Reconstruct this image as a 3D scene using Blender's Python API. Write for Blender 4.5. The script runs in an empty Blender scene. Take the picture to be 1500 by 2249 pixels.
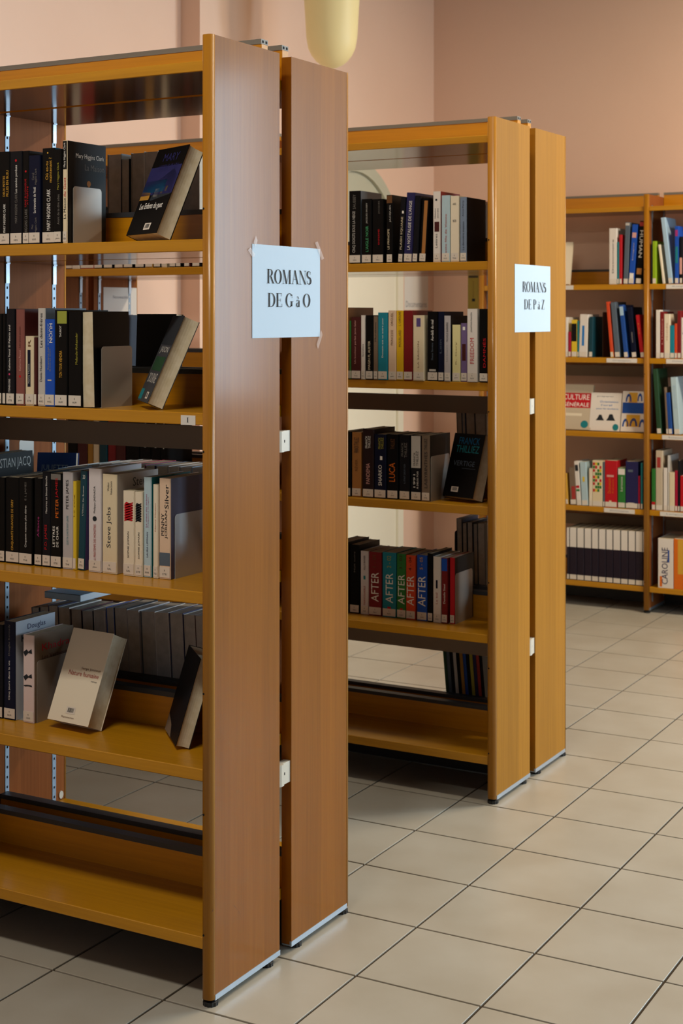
import bpy, math, random
from mathutils import Vector, Matrix
random.seed(7)
S = bpy.context.scene
C = S.collection
PI = math.pi
R = math.radians

# ------------------------------------------------------------------ camera, world, lights, exposure
cam_d = bpy.data.cameras.new('camera'); cam = bpy.data.objects.new('camera', cam_d); C.objects.link(cam)
S.camera = cam
cam.location = (0, 0, 1.4608)
cam.rotation_euler = (R(90), 0, 0.5123)
cam_d.sensor_fit = 'HORIZONTAL'; cam_d.sensor_width = 36.0
cam_d.lens = 36.0 * 3306.6 / 1500
cam_d.shift_y = -(1124.5 - 692.4) / 1500
cam_d.clip_start = 0.05
cam_d.dof.use_dof = True; cam_d.dof.focus_distance = 3.25; cam_d.dof.aperture_fstop = 13

S.view_settings.view_transform = 'Standard'; S.view_settings.look = 'None'
S.view_settings.gamma = 1.0; S.view_settings.exposure = 0.12
S.view_settings.use_curve_mapping = False

wd = bpy.data.worlds.new('world'); S.world = wd; wd.use_nodes = True
bg = wd.node_tree.nodes['Background']; bg.inputs[0].default_value = (0.55, 0.72, 1.0, 1); bg.inputs[1].default_value = 0.8

def area(name, loc, rot, sx, sy, power, color):
    d = bpy.data.lights.new(name, 'AREA'); d.shape = 'RECTANGLE'; d.size = sx; d.size_y = sy
    d.energy = power; d.color = color
    o = bpy.data.objects.new(name, d); C.objects.link(o); o.location = loc; o.rotation_euler = rot
    return o
# daylight entering the back wall window (right of the picture), then two added fill lights
area('window_daylight', (2.3, 7.60, 1.95), (R(-90), 0, 0), 2.1, 1.95, 330, (0.62, 0.84, 1.0))
area('side_fill_light', (6.12, 4.6, 1.95), (R(90), 0, R(90)), 3.6, 1.7, 150, (0.66, 0.86, 1.0))  # fill added from an unseen side to brighten the left wall
area('front_fill_light', (-0.6, -6.15, 2.0), (R(90), 0, 0), 3.4, 1.5, 4, (0.80, 0.90, 1.0))  # weak frontal fill added behind the camera
# warm-white ceiling luminaires over the aisles
area('ceiling_light_near', (-1.7, 1.15, 3.42), (0, 0, 0), 1.2, 0.28, 42, (1.0, 0.94, 0.83))
area('ceiling_light_middle', (-1.6, 3.65, 3.42), (0, 0, 0), 1.2, 0.28, 20, (1.0, 0.91, 0.74))
area('ceiling_light_far', (-0.2, 6.1, 3.42), (0, 0, 0), 1.2, 0.28, 108, (1.0, 0.84, 0.62))

# ------------------------------------------------------------------ helpers
def lin(h):
    h = h.lstrip('#'); c = [int(h[i:i+2], 16) / 255 for i in (0, 2, 4)]
    return tuple((x / 12.92 if x <= 0.04045 else ((x + 0.055) / 1.055) ** 2.4) for x in c) + (1,)

class MB:
    def __init__(self): self.v = []; self.f = []
    def box(self, x0, x1, y0, y1, z0, z1):
        x0, x1 = min(x0, x1), max(x0, x1); y0, y1 = min(y0, y1), max(y0, y1); z0, z1 = min(z0, z1), max(z0, z1)
        n = len(self.v)
        self.v += [(x0,y0,z0),(x1,y0,z0),(x1,y1,z0),(x0,y1,z0),(x0,y0,z1),(x1,y0,z1),(x1,y1,z1),(x0,y1,z1)]
        self.f += [tuple(n+i for i in q) for q in ((0,3,2,1),(4,5,6,7),(0,1,5,4),(1,2,6,5),(2,3,7,6),(3,0,4,7))]
        return self
    def prism(self, prof, a0, a1, axis='z', cap=True):
        """extrude a counter-clockwise 2-D profile; axis z: (x,y), axis x: (y,z), axis y: (z,x)"""
        n = len(self.v); k = len(prof)
        for a in (a0, a1):
            for p, q in prof:
                self.v.append((p, q, a) if axis == 'z' else (a, p, q) if axis == 'x' else (q, a, p))
        for i in range(k):
            j = (i + 1) % k; self.f.append((n+i, n+j, n+k+j, n+k+i))
        if cap:
            self.f.append(tuple(n+k-1-i for i in range(k))); self.f.append(tuple(n+k+i for i in range(k)))
        return self
    def poly(self, pts):
        n = len(self.v); self.v += list(pts); self.f.append(tuple(range(n, n+len(pts)))); return self
    def lathe(self, prof, c, seg=20):
        n = len(self.v); k = len(prof)
        for i in range(seg):
            a = 2*PI*i/seg
            for r, z in prof: self.v.append((c[0]+r*math.cos(a), c[1]+r*math.sin(a), c[2]+z))
        for i in range(seg):
            j = (i+1) % seg
            for m in range(k-1): self.f.append((n+i*k+m, n+j*k+m, n+j*k+m+1, n+i*k+m+1))
        return self
    def mesh(self, name, mat=None, smooth=False):
        me = bpy.data.meshes.new(name); me.from_pydata(self.v, [], self.f); me.update()
        if mat: me.materials.append(mat)
        if smooth:
            for p in me.polygons: p.use_smooth = True
        return me
    def build(self, name, mat, parent=None, smooth=False):
        return put(name, self.mesh(name, mat, smooth), parent)

def put(name, me, parent=None, loc=None, rot=None):
    o = bpy.data.objects.new(name, me); C.objects.link(o)
    if parent: o.parent = parent
    if loc: o.location = loc
    if rot: o.rotation_euler = rot
    return o
def tag(o, label=None, cat=None, group=None, kind=None):
    if label: o['label'] = label
    if cat: o['category'] = cat
    if group: o['group'] = group
    if kind: o['kind'] = kind
    return o
def thing(name, label, cat, loc=(0,0,0), rot=(0,0,0), group=None):
    o = bpy.data.objects.new(name, None); C.objects.link(o); o.location = loc; o.rotation_euler = rot
    o.empty_display_size = .05
    return tag(o, label, cat, group)

# ------------------------------------------------------------------ materials
MATS = {}
def pmat(name, col, rough=.5, spec=.5, metal=0, coat=0, coat_rough=.2, emit=None, estr=0, alpha=1):
    if name in MATS: return MATS[name]
    m = bpy.data.materials.new(name); m.use_nodes = True
    b = m.node_tree.nodes['Principled BSDF']
    b.inputs['Base Color'].default_value = lin(col) if isinstance(col, str) else tuple(col) + (1,)
    b.inputs['Roughness'].default_value = rough; b.inputs['Metallic'].default_value = metal
    b.inputs['Specular IOR Level'].default_value = spec
    b.inputs['Coat Weight'].default_value = coat; b.inputs['Coat Roughness'].default_value = coat_rough
    if emit: b.inputs['Emission Color'].default_value = lin(emit); b.inputs['Emission Strength'].default_value = estr
    b.inputs['Alpha'].default_value = alpha
    MATS[name] = m; return m

def nodes(m): return m.node_tree.nodes, m.node_tree.links
def wood(name, c1, c2, axis, stave=None, rough=.36, coat=.35, contrast=.12, coat_rough=.2, spec=.3):
    """beech veneer: fine stretched grain along an axis, optional glued staves across y"""
    m = pmat(name, c1, rough, spec, coat=coat, coat_rough=coat_rough); N, L = nodes(m); b = N['Principled BSDF']
    tc = N.new('ShaderNodeTexCoord'); mp = N.new('ShaderNodeMapping')
    sc = {'z': (60, 60, 1.6), 'x': (1.6, 60, 60)}[axis]; mp.inputs['Scale'].default_value = sc
    L.new(tc.outputs['Object'], mp.inputs['Vector'])
    n1 = N.new('ShaderNodeTexNoise'); n1.inputs['Scale'].default_value = 1.6; n1.inputs['Detail'].default_value = 5; n1.inputs['Roughness'].default_value = .65
    L.new(mp.outputs[0], n1.inputs['Vector'])
    mix = N.new('ShaderNodeMix'); mix.data_type = 'RGBA'
    mix.inputs['A'].default_value = lin(c1); mix.inputs['B'].default_value = lin(c2)
    cr = N.new('ShaderNodeMapRange'); cr.inputs['From Min'].default_value = .3; cr.inputs['From Max'].default_value = .7
    L.new(n1.outputs['Fac'], cr.inputs['Value']); L.new(cr.outputs[0], mix.inputs['Factor'])
    out = mix.outputs['Result']
    if stave:
        sep = N.new('ShaderNodeSeparateXYZ'); L.new(tc.outputs['Object'], sep.inputs[0])
        d = N.new('ShaderNodeMath'); d.operation = 'DIVIDE'; d.inputs[1].default_value = stave; L.new(sep.outputs['Y'], d.inputs[0])
        fl = N.new('ShaderNodeMath'); fl.operation = 'FLOOR'; L.new(d.outputs[0], fl.inputs[0])
        ob = N.new('ShaderNodeObjectInfo')
        ad = N.new('ShaderNodeMath'); ad.operation = 'ADD'; L.new(fl.outputs[0], ad.inputs[0]); L.new(ob.outputs['Random'], ad.inputs[1])
        wn = N.new('ShaderNodeTexWhiteNoise'); wn.noise_dimensions = '1D'; L.new(ad.outputs[0], wn.inputs['W'])
        mr = N.new('ShaderNodeMapRange'); mr.inputs['To Min'].default_value = 1 - contrast; mr.inputs['To Max'].default_value = 1 + contrast
        L.new(wn.outputs['Value'], mr.inputs['Value'])
        mul = N.new('ShaderNodeMix'); mul.data_type = 'RGBA'; mul.blend_type = 'MULTIPLY'; mul.inputs['Factor'].default_value = 1
        cb = N.new('ShaderNodeCombineColor')
        for i in range(3): L.new(mr.outputs[0], cb.inputs[i])
        L.new(out, mul.inputs['A']); L.new(cb.outputs[0], mul.inputs['B']); out = mul.outputs['Result']
    L.new(out, b.inputs['Base Color'])
    bp = N.new('ShaderNodeBump'); bp.inputs['Strength'].default_value = .03; bp.inputs['Distance'].default_value = .001
    L.new(n1.outputs['Fac'], bp.inputs['Height']); L.new(bp.outputs[0], b.inputs['Normal'])
    return m
WPA = wood('beech_panel_brown', '#985C16', '#885010', 'z', stave=.068, contrast=.10, coat=.13, coat_rough=.13, spec=.1)
WPI = wood('beech_upright_shaded', '#93562A', '#854A22', 'z', stave=.062, contrast=.07, coat=0, rough=.55, spec=.1)  # panel wood toned down for uprights in shade, coat left off
WPB = wood('beech_panel_honey', '#AE7826', '#9E6A1E', 'z', stave=.09, contrast=.15, coat=.08, spec=.1)
WS = wood('beech_shelf', '#C68A14', '#B67C0E', 'x')
WE = wood('beech_edge', '#AE741A', '#9C6414', 'z')
WU = wood('beech_stop', '#CE8C0E', '#BE7E0A', 'x')

def mottled(name, c1, c2, scale, rough, spec=.4, bump=0, coat=0):
    m = pmat(name, c1, rough, spec, coat=coat); N, L = nodes(m); b = N['Principled BSDF']
    tc = N.new('ShaderNodeTexCoord'); n = N.new('ShaderNodeTexNoise'); n.inputs['Scale'].default_value = scale; n.inputs['Detail'].default_value = 4
    g = N.new('ShaderNodeNewGeometry'); L.new(g.outputs['Position'], n.inputs['Vector'])
    mix = N.new('ShaderNodeMix'); mix.data_type = 'RGBA'; mix.inputs['A'].default_value = lin(c1); mix.inputs['B'].default_value = lin(c2)
    cr = N.new('ShaderNodeMapRange'); cr.inputs['From Min'].default_value = .3; cr.inputs['From Max'].default_value = .7
    L.new(n.outputs['Fac'], cr.inputs['Value']); L.new(cr.outputs[0], mix.inputs['Factor'])
    L.new(mix.outputs['Result'], b.inputs['Base Color'])
    if bump:
        n2 = N.new('ShaderNodeTexNoise'); n2.inputs['Scale'].default_value = scale*40; L.new(g.outputs['Position'], n2.inputs['Vector'])
        bp = N.new('ShaderNodeBump'); bp.inputs['Strength'].default_value = bump; bp.inputs['Distance'].default_value = .001
        L.new(n2.outputs['Fac'], bp.inputs['Height']); L.new(bp.outputs[0], b.inputs['Normal'])
    return m
M_WALL = mottled('pink_paint', '#E9C8B3', '#E4C1AB', 1.2, .75, .25, .05)
M_CEIL = pmat('unseen_ceiling_dark', '#7C756B', .85)  # unseen ceiling, darkened to cut bounced light
M_WALL2 = pmat('unseen_wall_dark', '#7A6656', .8)  # unseen walls, darkened so they bounce less light into the shelves
M_HOUSING = pmat('lamp_housing', '#E9E3D8', .6)
M_TILE = mottled('tile_glaze', '#B4AD9F', '#AAA191', 5, .32, .45, 0)
M_GROUT = pmat('grout', '#463B2F', .95, .1)
M_ZINC = pmat('zinc', '#8C9DAC', .5, .4, metal=.7)
M_ALU = pmat('aluminium', '#B4C0CC', .45, .5, metal=.8)
M_DARKMETAL = pmat('dark_metal', '#2A2C2E', .55)
M_CAP = pmat('stop_cap_grey', '#77736A', .5)
M_CAPSHADE = pmat('stop_cap_shaded', '#34363A', .5)  # same cap in a darker tone for shelves lying in shade
M_BAR = pmat('crossbar_taupe', '#8A745E', .55)
M_BLACK = pmat('black_rubber', '#141414', .5)
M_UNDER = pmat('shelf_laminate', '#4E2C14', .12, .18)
M_HOLE = pmat('hole_dark', '#080504', .9)
M_WHITEPL = pmat('white_plastic', '#D2CABA', .45)
M_CARD = pmat('card', '#E0DAD2', .7)
M_PAPER = pmat('white_paper', '#C3D5E5', .7)
M_PRINT = pmat('print_ink', '#131A22', .8)
M_TAPE = pmat('tape', '#D8B8A4', .3, alpha=.3)
M_LABEL = pmat('label_paper', '#DDD2C4', .6)
M_BOOKEND = pmat('bookend_grey', '#A39A90', .38, .5, metal=.25)
M_CREAMPAINT = pmat('cream_paint', '#EFE8D4', .5)
M_GREYPAINT = pmat('grey_paint', '#B9B8A4', .6)
PAL = dict(black='#0B0A0A', ink='#15151A', white='#F2EEE6', grey='#77726C', lightgrey='#C4BFB8', gold='#D9A53A', red='#C01722',
 olive='#A8A03A', pink='#C8406C', rose='#D8A298', maroon='#4A1C1A', mauve='#875048', cream='#E3D2B0', creamy='#E9DCC4', brown='#6A4526',
 navy='#262555', navydark='#10152C', blue='#1950B8', skyblue='#A9C6DC', slate='#5A6674', slateink='#3E4044', lime='#9AA042',
 magenta='#A83478', orange='#E0701C', teal='#1F7F88', tealdeep='#0E5E86', tealdark='#123F4C', tealbright='#1C8296', lavgrey='#B9B3B4',
 lavender='#DAD2D2', yellow='#E0C030', yellowdeep='#E2B419', yellowpale='#E6DCA0', purple='#5A4A80', redbrown='#A83A34', palegrey='#BCB4AC',
 paleblue='#B4CCD6', peach='#E2C4A8', rosewhite='#DCC6C2', taupe='#7D6A58', taupepale='#C8B8A0', facecover='#54506A', green='#2F7A34',
 greenlight='#4FA873', greendark='#284A30', offwhite='#E6DED6', slateblue='#7C8CA4', tan='#A9713A', darkred='#7E1A1C', darkmaroon='#24100F',
 lilac='#74608C', vermilion='#D64A24', crimson='#A81436', limegreen='#92B41E', royal='#1E4C9C', blueline='#2A78C0', aubergine='#221826',
 ochre='#A97B2E', pages='#D9C9A4', whitetop='#C9CFDA')
def bm_(n): return pmat('cover_' + n, PAL[n], .45, .12 if n in ('black', 'ink', 'navydark') else .25)
def tm_(n): return pmat('print_' + n, PAL[n], .6, .2)
M_PAGES = mottled('page_paper', '#D8CBB0', '#C9B998', 60, .8, .2)
M_PAGESHADE = mottled('page_paper_shaded', '#BDB4A8', '#ABA296', 60, .8, .2)  # page paper with shade mixed into its colour, for the rear rows

# ------------------------------------------------------------------ lettering
_txt = {}
def text_pts(s):
    """triangulated outline of a line of text, centred, with its width and height"""
    if s in _txt: return _txt[s]
    cu = bpy.data.curves.new('t', 'FONT'); cu.body = s; cu.resolution_u = 2; cu.fill_mode = 'FRONT'
    ob = bpy.data.objects.new('t', cu); me = ob.to_mesh()
    v = [(p.co.x, p.co.y) for p in me.vertices]; f = [tuple(p.vertices) for p in me.polygons]
    ob.to_mesh_clear(); bpy.data.objects.remove(ob); bpy.data.curves.remove(cu)
    xs = [p[0] for p in v]; ys = [p[1] for p in v]
    cx, cy = (min(xs)+max(xs))/2, (min(ys)+max(ys))/2
    _txt[s] = ([(a-cx, b-cy) for a, b in v], f, max(xs)-min(xs), max(ys)-min(ys)); return _txt[s]
def text_obj(name, s, L, Hh, place, mat, parent):
    """text fitted into L x Hh; place maps (tx,ty) to a 3-D point"""
    v, f, w, h = text_pts(s)
    me = bpy.data.meshes.new(name); me.from_pydata([place(a*L/w, b*Hh/h) for a, b in v], [], f); me.materials.append(mat)
    return put(name, me, parent)

# ------------------------------------------------------------------ the room
XL, XL2, YB, XR, YN, ZC = -3.594, -3.69, 7.42, 6.0, -6.0, 3.45
YJ = 5.185
ZF = .015   # level of the finished floor
def struct(o): o['kind'] = 'structure'; return o
struct(MB().box(XL2-.25, XR+.25, YN-.25, YB+.25, -.2, ZF-.0035).build('floor', M_GROUT))
FLOOR = bpy.data.objects['floor']
struct(MB().box(XL2-.25, XR+.25, YN-.25, YB+.25, ZC, ZC+.15).build('ceiling', M_CEIL))
wl = MB().box(XL2-.2, XL2, YN-.2, YJ, -.0035, ZC); wl.box(XL2-.2, XL, YJ, YB+.2, -.0035, ZC)
struct(wl.build('wall_left', M_WALL))
WX0, WX1, WZ0, WZ1 = 1.2, 3.4, .9, 2.95
wb = MB().box(XL, WX0, YB, YB+.2, -.0035, ZC).box(WX1, XR+.2, YB, YB+.2, -.0035, ZC)
wb.box(WX0, WX1, YB, YB+.2, -.0035, WZ0).box(WX0, WX1, YB, YB+.2, WZ1, ZC)
struct(wb.build('wall_back', M_WALL))
SY0, SY1, SZ0, SZ1 = 2.75, 6.45, 1.05, 2.85
wr = MB().box(XR, XR+.2, YN-.2, SY0, -.0035, ZC).box(XR, XR+.2, SY1, YB, -.0035, ZC)
wr.box(XR, XR+.2, SY0, SY1, -.0035, SZ0).box(XR, XR+.2, SY0, SY1, SZ1, ZC)
struct(wr.build('wall_right', M_WALL2))
FX0, FX1, FZ0, FZ1 = -2.4, 1.2, 1.2, 2.8
wf = MB().box(XL2, FX0, YN-.2, YN, -.0035, ZC).box(FX1, XR, YN-.2, YN, -.0035, ZC)
wf.box(FX0, FX1, YN-.2, YN, -.0035, FZ0).box(FX0, FX1, YN-.2, YN, FZ1, ZC)
struct(wf.build('wall_front', M_WALL2))
def glass_mat():
    m = bpy.data.materials.new('window_glass'); m.use_nodes = True; N, L = nodes(m); N.clear()
    o = N.new('ShaderNodeOutputMaterial'); t = N.new('ShaderNodeBsdfTransparent'); g = N.new('ShaderNodeBsdfGlossy'); g.inputs['Roughness'].default_value = .02
    mx = N.new('ShaderNodeMixShader'); mx.inputs[0].default_value = .06
    L.new(t.outputs[0], mx.inputs[1]); L.new(g.outputs[0], mx.inputs[2]); L.new(mx.outputs[0], o.inputs[0]); return m
M_GLASS = glass_mat()
def window(name, x0, x1, z0, z1, y, n):
    t = .05
    fr = MB().box(x0, x1, y-.03, y+.03, z0, z0+t).box(x0, x1, y-.03, y+.03, z1-t, z1).box(x0, x0+t, y-.03, y+.03, z0+t, z1-t).box(x1-t, x1, y-.03, y+.03, z0+t, z1-t)
    w = struct(fr.build(name, M_CREAMPAINT))
    for i in range(n):
        a = x0+t+(x1-x0-2*t)*i/n; b = x0+t+(x1-x0-2*t)*(i+1)/n
        if i: MB().box(a-.025, a+.025, y-.025, y+.025, z0+t, z1-t).build('mullion', M_CREAMPAINT, w)
        MB().box(a+.026, b-.026, y-.003, y+.003, z0+t+.001, z1-t-.001).build('pane', M_GLASS, w)
w3 = struct(MB().box(XR+.03, XR+.09, SY0, SY1, SZ0, SZ0+.05).box(XR+.03, XR+.09, SY0, SY1, SZ1-.05, SZ1).box(XR+.03, XR+.09, SY0, SY0+.05, SZ0+.05, SZ1-.05).box(XR+.03, XR+.09, SY1-.05, SY1, SZ0+.05, SZ1-.05).box(XR+.03, XR+.09, (SY0+SY1)/2-.03, (SY0+SY1)/2+.03, SZ0+.05, SZ1-.05).build('added_side_window', M_CREAMPAINT))  # unseen window added around the side fill
for a in (SY0+.051, (SY0+SY1)/2+.031): MB().box(XR+.055, XR+.06, a, a+(SY1-SY0)/2-.082, SZ0+.051, SZ1-.051).build('pane', M_GLASS, w3)
window('window_1', WX0, WX1, WZ0, WZ1, YB+.08, 2)
window('added_front_window', FX0, FX1, FZ0, FZ1, YN-.08, 3)  # unseen window added around the frontal fill

# arched door in the left wall
def arch(yc, zc, r, n=24): return [(yc+r*math.cos(PI*i/n), zc+r*math.sin(PI*i/n)) for i in range(n+1)]
DY, DZ, DR = 6.5, 1.73, .5
ring_o = arch(DY, DZ, DR); ring_i = arch(DY, DZ, DR-.06)
dm = MB()
for x in (XL, XL+.028):
    n = len(dm.v); k = len(ring_o)
    dm.v += [(x, a, b) for a, b in ring_o] + [(x, a, b) for a, b in ring_i]
    for i in range(k-1): dm.f.append((n+i, n+i+1, n+k+i+1, n+k+i))
k = len(ring_o)
for i in range(k-1):
    dm.f.append((i, i+1, 2*k+i+1, 2*k+i)); dm.f.append((k+i, k+i+1, 3*k+i+1, 3*k+i))
door = struct(dm.build('door_1', M_GREYPAINT))
for y0 in (DY-DR, DY+DR-.06): MB().box(XL, XL+.028, y0, y0+.06, ZF, DZ).build('door_post', M_CREAMPAINT, door)
MB().prism([(DY+.439, DZ)] + arch(DY, DZ, DR-.061)[1:-1] + [(DY-.439, DZ)], XL, XL+.01, 'x').build('tympanum', M_GREYPAINT, door)
MB().box(XL, XL+.03, DY-.44, DY+.44, DZ-.03, DZ).build('transom', M_CREAMPAINT, door)
leaf = MB().box(XL, XL+.016, DY-.438, DY+.438, ZF+.005, DZ-.03).build('door_leaf', M_CREAMPAINT, door)
hd = MB().lathe([(0, 0), (.011, 0), (.011, .11), (0, .11)], (XL+.05, DY-.36, 1.0), 12); hd.box(XL+.016, XL+.05, DY-.366, DY-.354, 1.05, 1.062)
hd.build('door_handle', M_ZINC, leaf, True)

# floor tiles, as laid in the photograph (0.302 m pitch, thin dark joints)
TS, TX, TY, TR = .29929, -1.8875, 2.8866, .0042
def tile_mesh(name, w):
    a, c, z0 = w/2, .0006, -.0034
    m = MB(); m.v = [(-a,-a,z0),(a,-a,z0),(a,a,z0),(-a,a,z0),(-a,-a,-c),(a,-a,-c),(a,a,-c),(-a,a,-c),(-a+c,-a+c,0),(a-c,-a+c,0),(a-c,a-c,0),(-a+c,a-c,0)]
    m.f = [(0,1,5,4),(1,2,6,5),(2,3,7,6),(3,0,4,7),(4,5,9,8),(5,6,10,9),(6,7,11,10),(7,4,8,11),(8,9,10,11)]
    return m
TILE = tile_mesh('tile', TS-.0062); tile_me = TILE.mesh('tile', M_TILE)
ct, st = math.cos(TR), math.sin(TR); cy, sy = math.cos(.5123), math.sin(.5123)
cells = []
for i in range(-7, 28):
    for j in range(-31, 16):
        a, b = (i+.5)*TS, (j+.5)*TS
        X, Y = TX+a*ct-b*st, TY+a*st+b*ct
        if not (XL2-.2 < X < XR+.2 and YN-.2 < Y < YB+.2): continue
        r = X*cy+Y*sy; d = -X*sy+Y*cy
        vis = 0
        if d > 1.0:
            u = 750+3306.6*r/d; v = 692.4+3306.6*1.4608/d
            if -160 < u < 1660 and v < 2420: vis = 1/d
        cells.append((vis, X, Y))
cells.sort(reverse=True)
rest = MB()
for n, (vis, X, Y) in enumerate(cells):
    if n < 290 and vis > 0:
        put('tile', tile_me, FLOOR, (X, Y, ZF), (0, 0, TR))
    else:
        k = len(rest.v)
        rest.v += [(X+p[0]*ct-p[1]*st, Y+p[0]*st+p[1]*ct, ZF+p[2]) for p in TILE.v]; rest.f += [tuple(k+q for q in f) for f in TILE.f]
tag(rest.build('tile_field', M_TILE, FLOOR), kind='stuff')

# ------------------------------------------------------------------ bookcases
DEP = .2700
ZA = [1.996, 1.621, 1.2555, .879, .507, .1547]
ZB = [1.996, 1.621, 1.261, .892, .512, .152]
ZW = [1.99, 1.612, 1.252, .885, .515, .142]
def rail_mesh():
    m = MB(); p = .0257; w = .0072; z = .07
    while z < 1.99:
        m.box(0, .0016, -w, w, z, z+p-.0062); m.box(0, .0016, -w, -.0028, z+p-.0062, z+p); m.box(0, .0016, .0028, w, z+p-.0062, z+p); z += p
    return m.mesh('rail', M_ZINC)
RAIL = rail_mesh()
RAILBACK = MB().box(0, .0004, -.006, .006, .07, 1.98).mesh('slot_shadow', M_HOLE)
FOOT = MB(); fs = 24
for k in range(fs):   # knurled levelling foot
    a = 2*PI*k/fs; rr = .0165 if k % 2 else .0152
    FOOT.v += [(rr*math.cos(a), rr*math.sin(a), ZF), (rr*math.cos(a), rr*math.sin(a), ZF+.0085), (.009*math.cos(a), .009*math.sin(a), ZF+.0115), (.007*math.cos(a), .007*math.sin(a), .031)]
for k in range(fs):
    q = (k+1) % fs
    for m in range(3): FOOT.f.append((4*k+m, 4*q+m, 4*q+m+1, 4*k+m+1))
FOOT.f.append(tuple(4*k for k in range(fs))[::-1])
foot_me = FOOT.mesh('foot', M_BLACK, False)
BRK = MB().box(0, .0022, -.0065, .0065, -.052, 0).box(0, .005, -.0065, .0065, -.0022, 0).mesh('bracket', M_ALU)

def bookcase(label, yf, s, xs, zs, crossbars, group, cap=M_CAPSHADE, t=.026, wp=None):
    """single-faced open bookcase; xs = outer x of each upright, largest first; s=+1 opens toward -y"""
    root = thing('bookcase', label, 'bookcase', (xs[0], yf, 0), group=group)
    X0 = xs[0]
    Y = lambda d: s*d
    for i, x in enumerate(xs):
        a, b = x-t-X0, x-X0
        r = .009
        fr = [(0, 0)]
        # rounded nosing at the front, square at the back
        prof = []
        for q in range(5):
            an = PI + (PI/2)*q/4; prof.append((a+r+r*math.cos(an), r+r*math.sin(an)))
        for q in range(5):
            an = 1.5*PI + (PI/2)*q/4; prof.append((b-r+r*math.cos(an), r+r*math.sin(an)))
        prof += [(b, DEP), (a, DEP)]
        prof = [(p, Y(q)) for p, q in prof]
        if s < 0: prof = prof[::-1]
        pn = MB().prism(prof, .030, 2.048).build('side_panel', (wp or WPB) if i == 0 else WPI, root)
        # solid-wood nosing strip, a hair proud of the veneer
        MB().prism([(p, Y(q)) for p, q in ([(a-.0006, .012)] + [(a+r+(r+.0006)*math.cos(PI+(PI/2)*q/6), r+(r+.0006)*math.sin(PI+(PI/2)*q/6)) for q in range(7)] + [(b-r+(r+.0006)*math.cos(1.5*PI+(PI/2)*q/6), r+(r+.0006)*math.sin(1.5*PI+(PI/2)*q/6)) for q in range(7)] + [(b+.0006, .012)])][::(1 if s > 0 else -1)], .030, 2.0484).build('edge_strip', WE, pn, True)
        MB().box(b-.004, b+.0012, Y(.013), Y(DEP+.001), .027, .0385).box(a+.001, b-.004, Y(.02), Y(DEP), .027, .0305).build('base_strip', M_ALU, pn)
        for d in (.016, DEP-.036): put('foot', foot_me, pn, ((a+b)/2, Y(d), 0))
        hm = MB()
        for z in (1.684, 1.175, .669, .416, .164):
            hm.prism([(z+.0024*math.sin(2*PI*k/8), (a+b)/2-.0065+.0024*math.cos(2*PI*k/8)) for k in range(8)], Y(-.001), Y(.004), 'y')
        hm.build('screw_hole', M_HOLE, pn)
        for d in (.055, .239):
            if i > 0:
                put('rail', RAIL, pn, (b, Y(d), 0)); put('slot_shadow', RAILBACK, pn, (b, Y(d), 0))
            if i < len(xs)-1:
                put('rail', RAIL, pn, (a, Y(d), 0), (0, 0, PI)); put('slot_shadow', RAILBACK, pn, (a, Y(d), 0), (0, 0, PI))
    for i in range(len(xs)-1):
        a, b = xs[i+1]-X0+.0018, xs[i]-t-X0-.0018
        for j, z in enumerate(zs):
            th = .0225 if j == 0 else .0258
            c = .0015
            pr = [(Y(.011), z-th), (Y(.284), z-th), (Y(.284), z), (Y(.011), z), (Y(.0095), z-c), (Y(.0095), z-th+c)]
            if s < 0: pr = pr[::-1]
            sh = MB().prism(pr, a, b, 'x').build('shelf', WS, root)
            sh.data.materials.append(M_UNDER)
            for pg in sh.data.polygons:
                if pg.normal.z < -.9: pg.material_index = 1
            MB().box(a, b, Y(.239), Y(.264), z, z+.071).build('back_stop', WU, sh)
            cm = M_CAP if j == 0 else cap
            MB().box(a, b, Y(.2375), Y(.2655), z+.0705, z+.082).build('stop_cap', cm, sh)
            if j == 0 and i == 0:
                hm = MB()
                for d in (.2445, .2585): hm.box(b-.001, b+.0006, Y(d-.003), Y(d+.003), z+.0735, z+.079)
                hm.build('cap_hole', M_HOLE, sh)
            for d in (.055, .239):
                put('bracket', BRK, sh, (a, Y(d), z-th)); put('bracket', BRK, sh, (b, Y(d), z-th), (0, 0, PI))
        MB().box(a, b, Y(.250), Y(.262), ZF+.006, zs[-1]-.0262).build('light_stop_plinth', M_DARKMETAL, root)  # board added to stop light under the shelf, dark to stand for shade
        for z0, z1 in crossbars:
            MB().box(a, b, Y(.2662), Y(.2695), z0, z1).build('crossbar', M_BAR, root)
    return root
BARS = [(1.150, 1.205), (.385, .44)]
AX = [-1.775, -2.650, -3.525]; BX = [-1.784, -2.659, -3.534]
bcA = bookcase('front beech bookcase facing the camera with signed end panel, nearest of all', 2.603, 1, AX, ZA, BARS, 'free-standing bookcases', wp=WPA)
bcA2 = bookcase('rear beech bookcase standing back to back behind the nearest one', 3.194, -1, AX, ZA, [], 'free-standing bookcases', wp=WPA)
bcB = bookcase('middle beech bookcase facing the camera, farther off in the aisle', 4.096, 1, BX, ZB, BARS, 'free-standing bookcases')
bcB2 = bookcase('beech bookcase standing back to back behind the middle one', 4.682, -1, BX, ZB, [], 'free-standing bookcases')
WXs = [-1.406, -2.280, -3.154]
bcC = bookcase('wall bookcase full of reference books against the back wall', 7.09, 1, WXs, ZW, BARS, 'wall bookcases')

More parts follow.
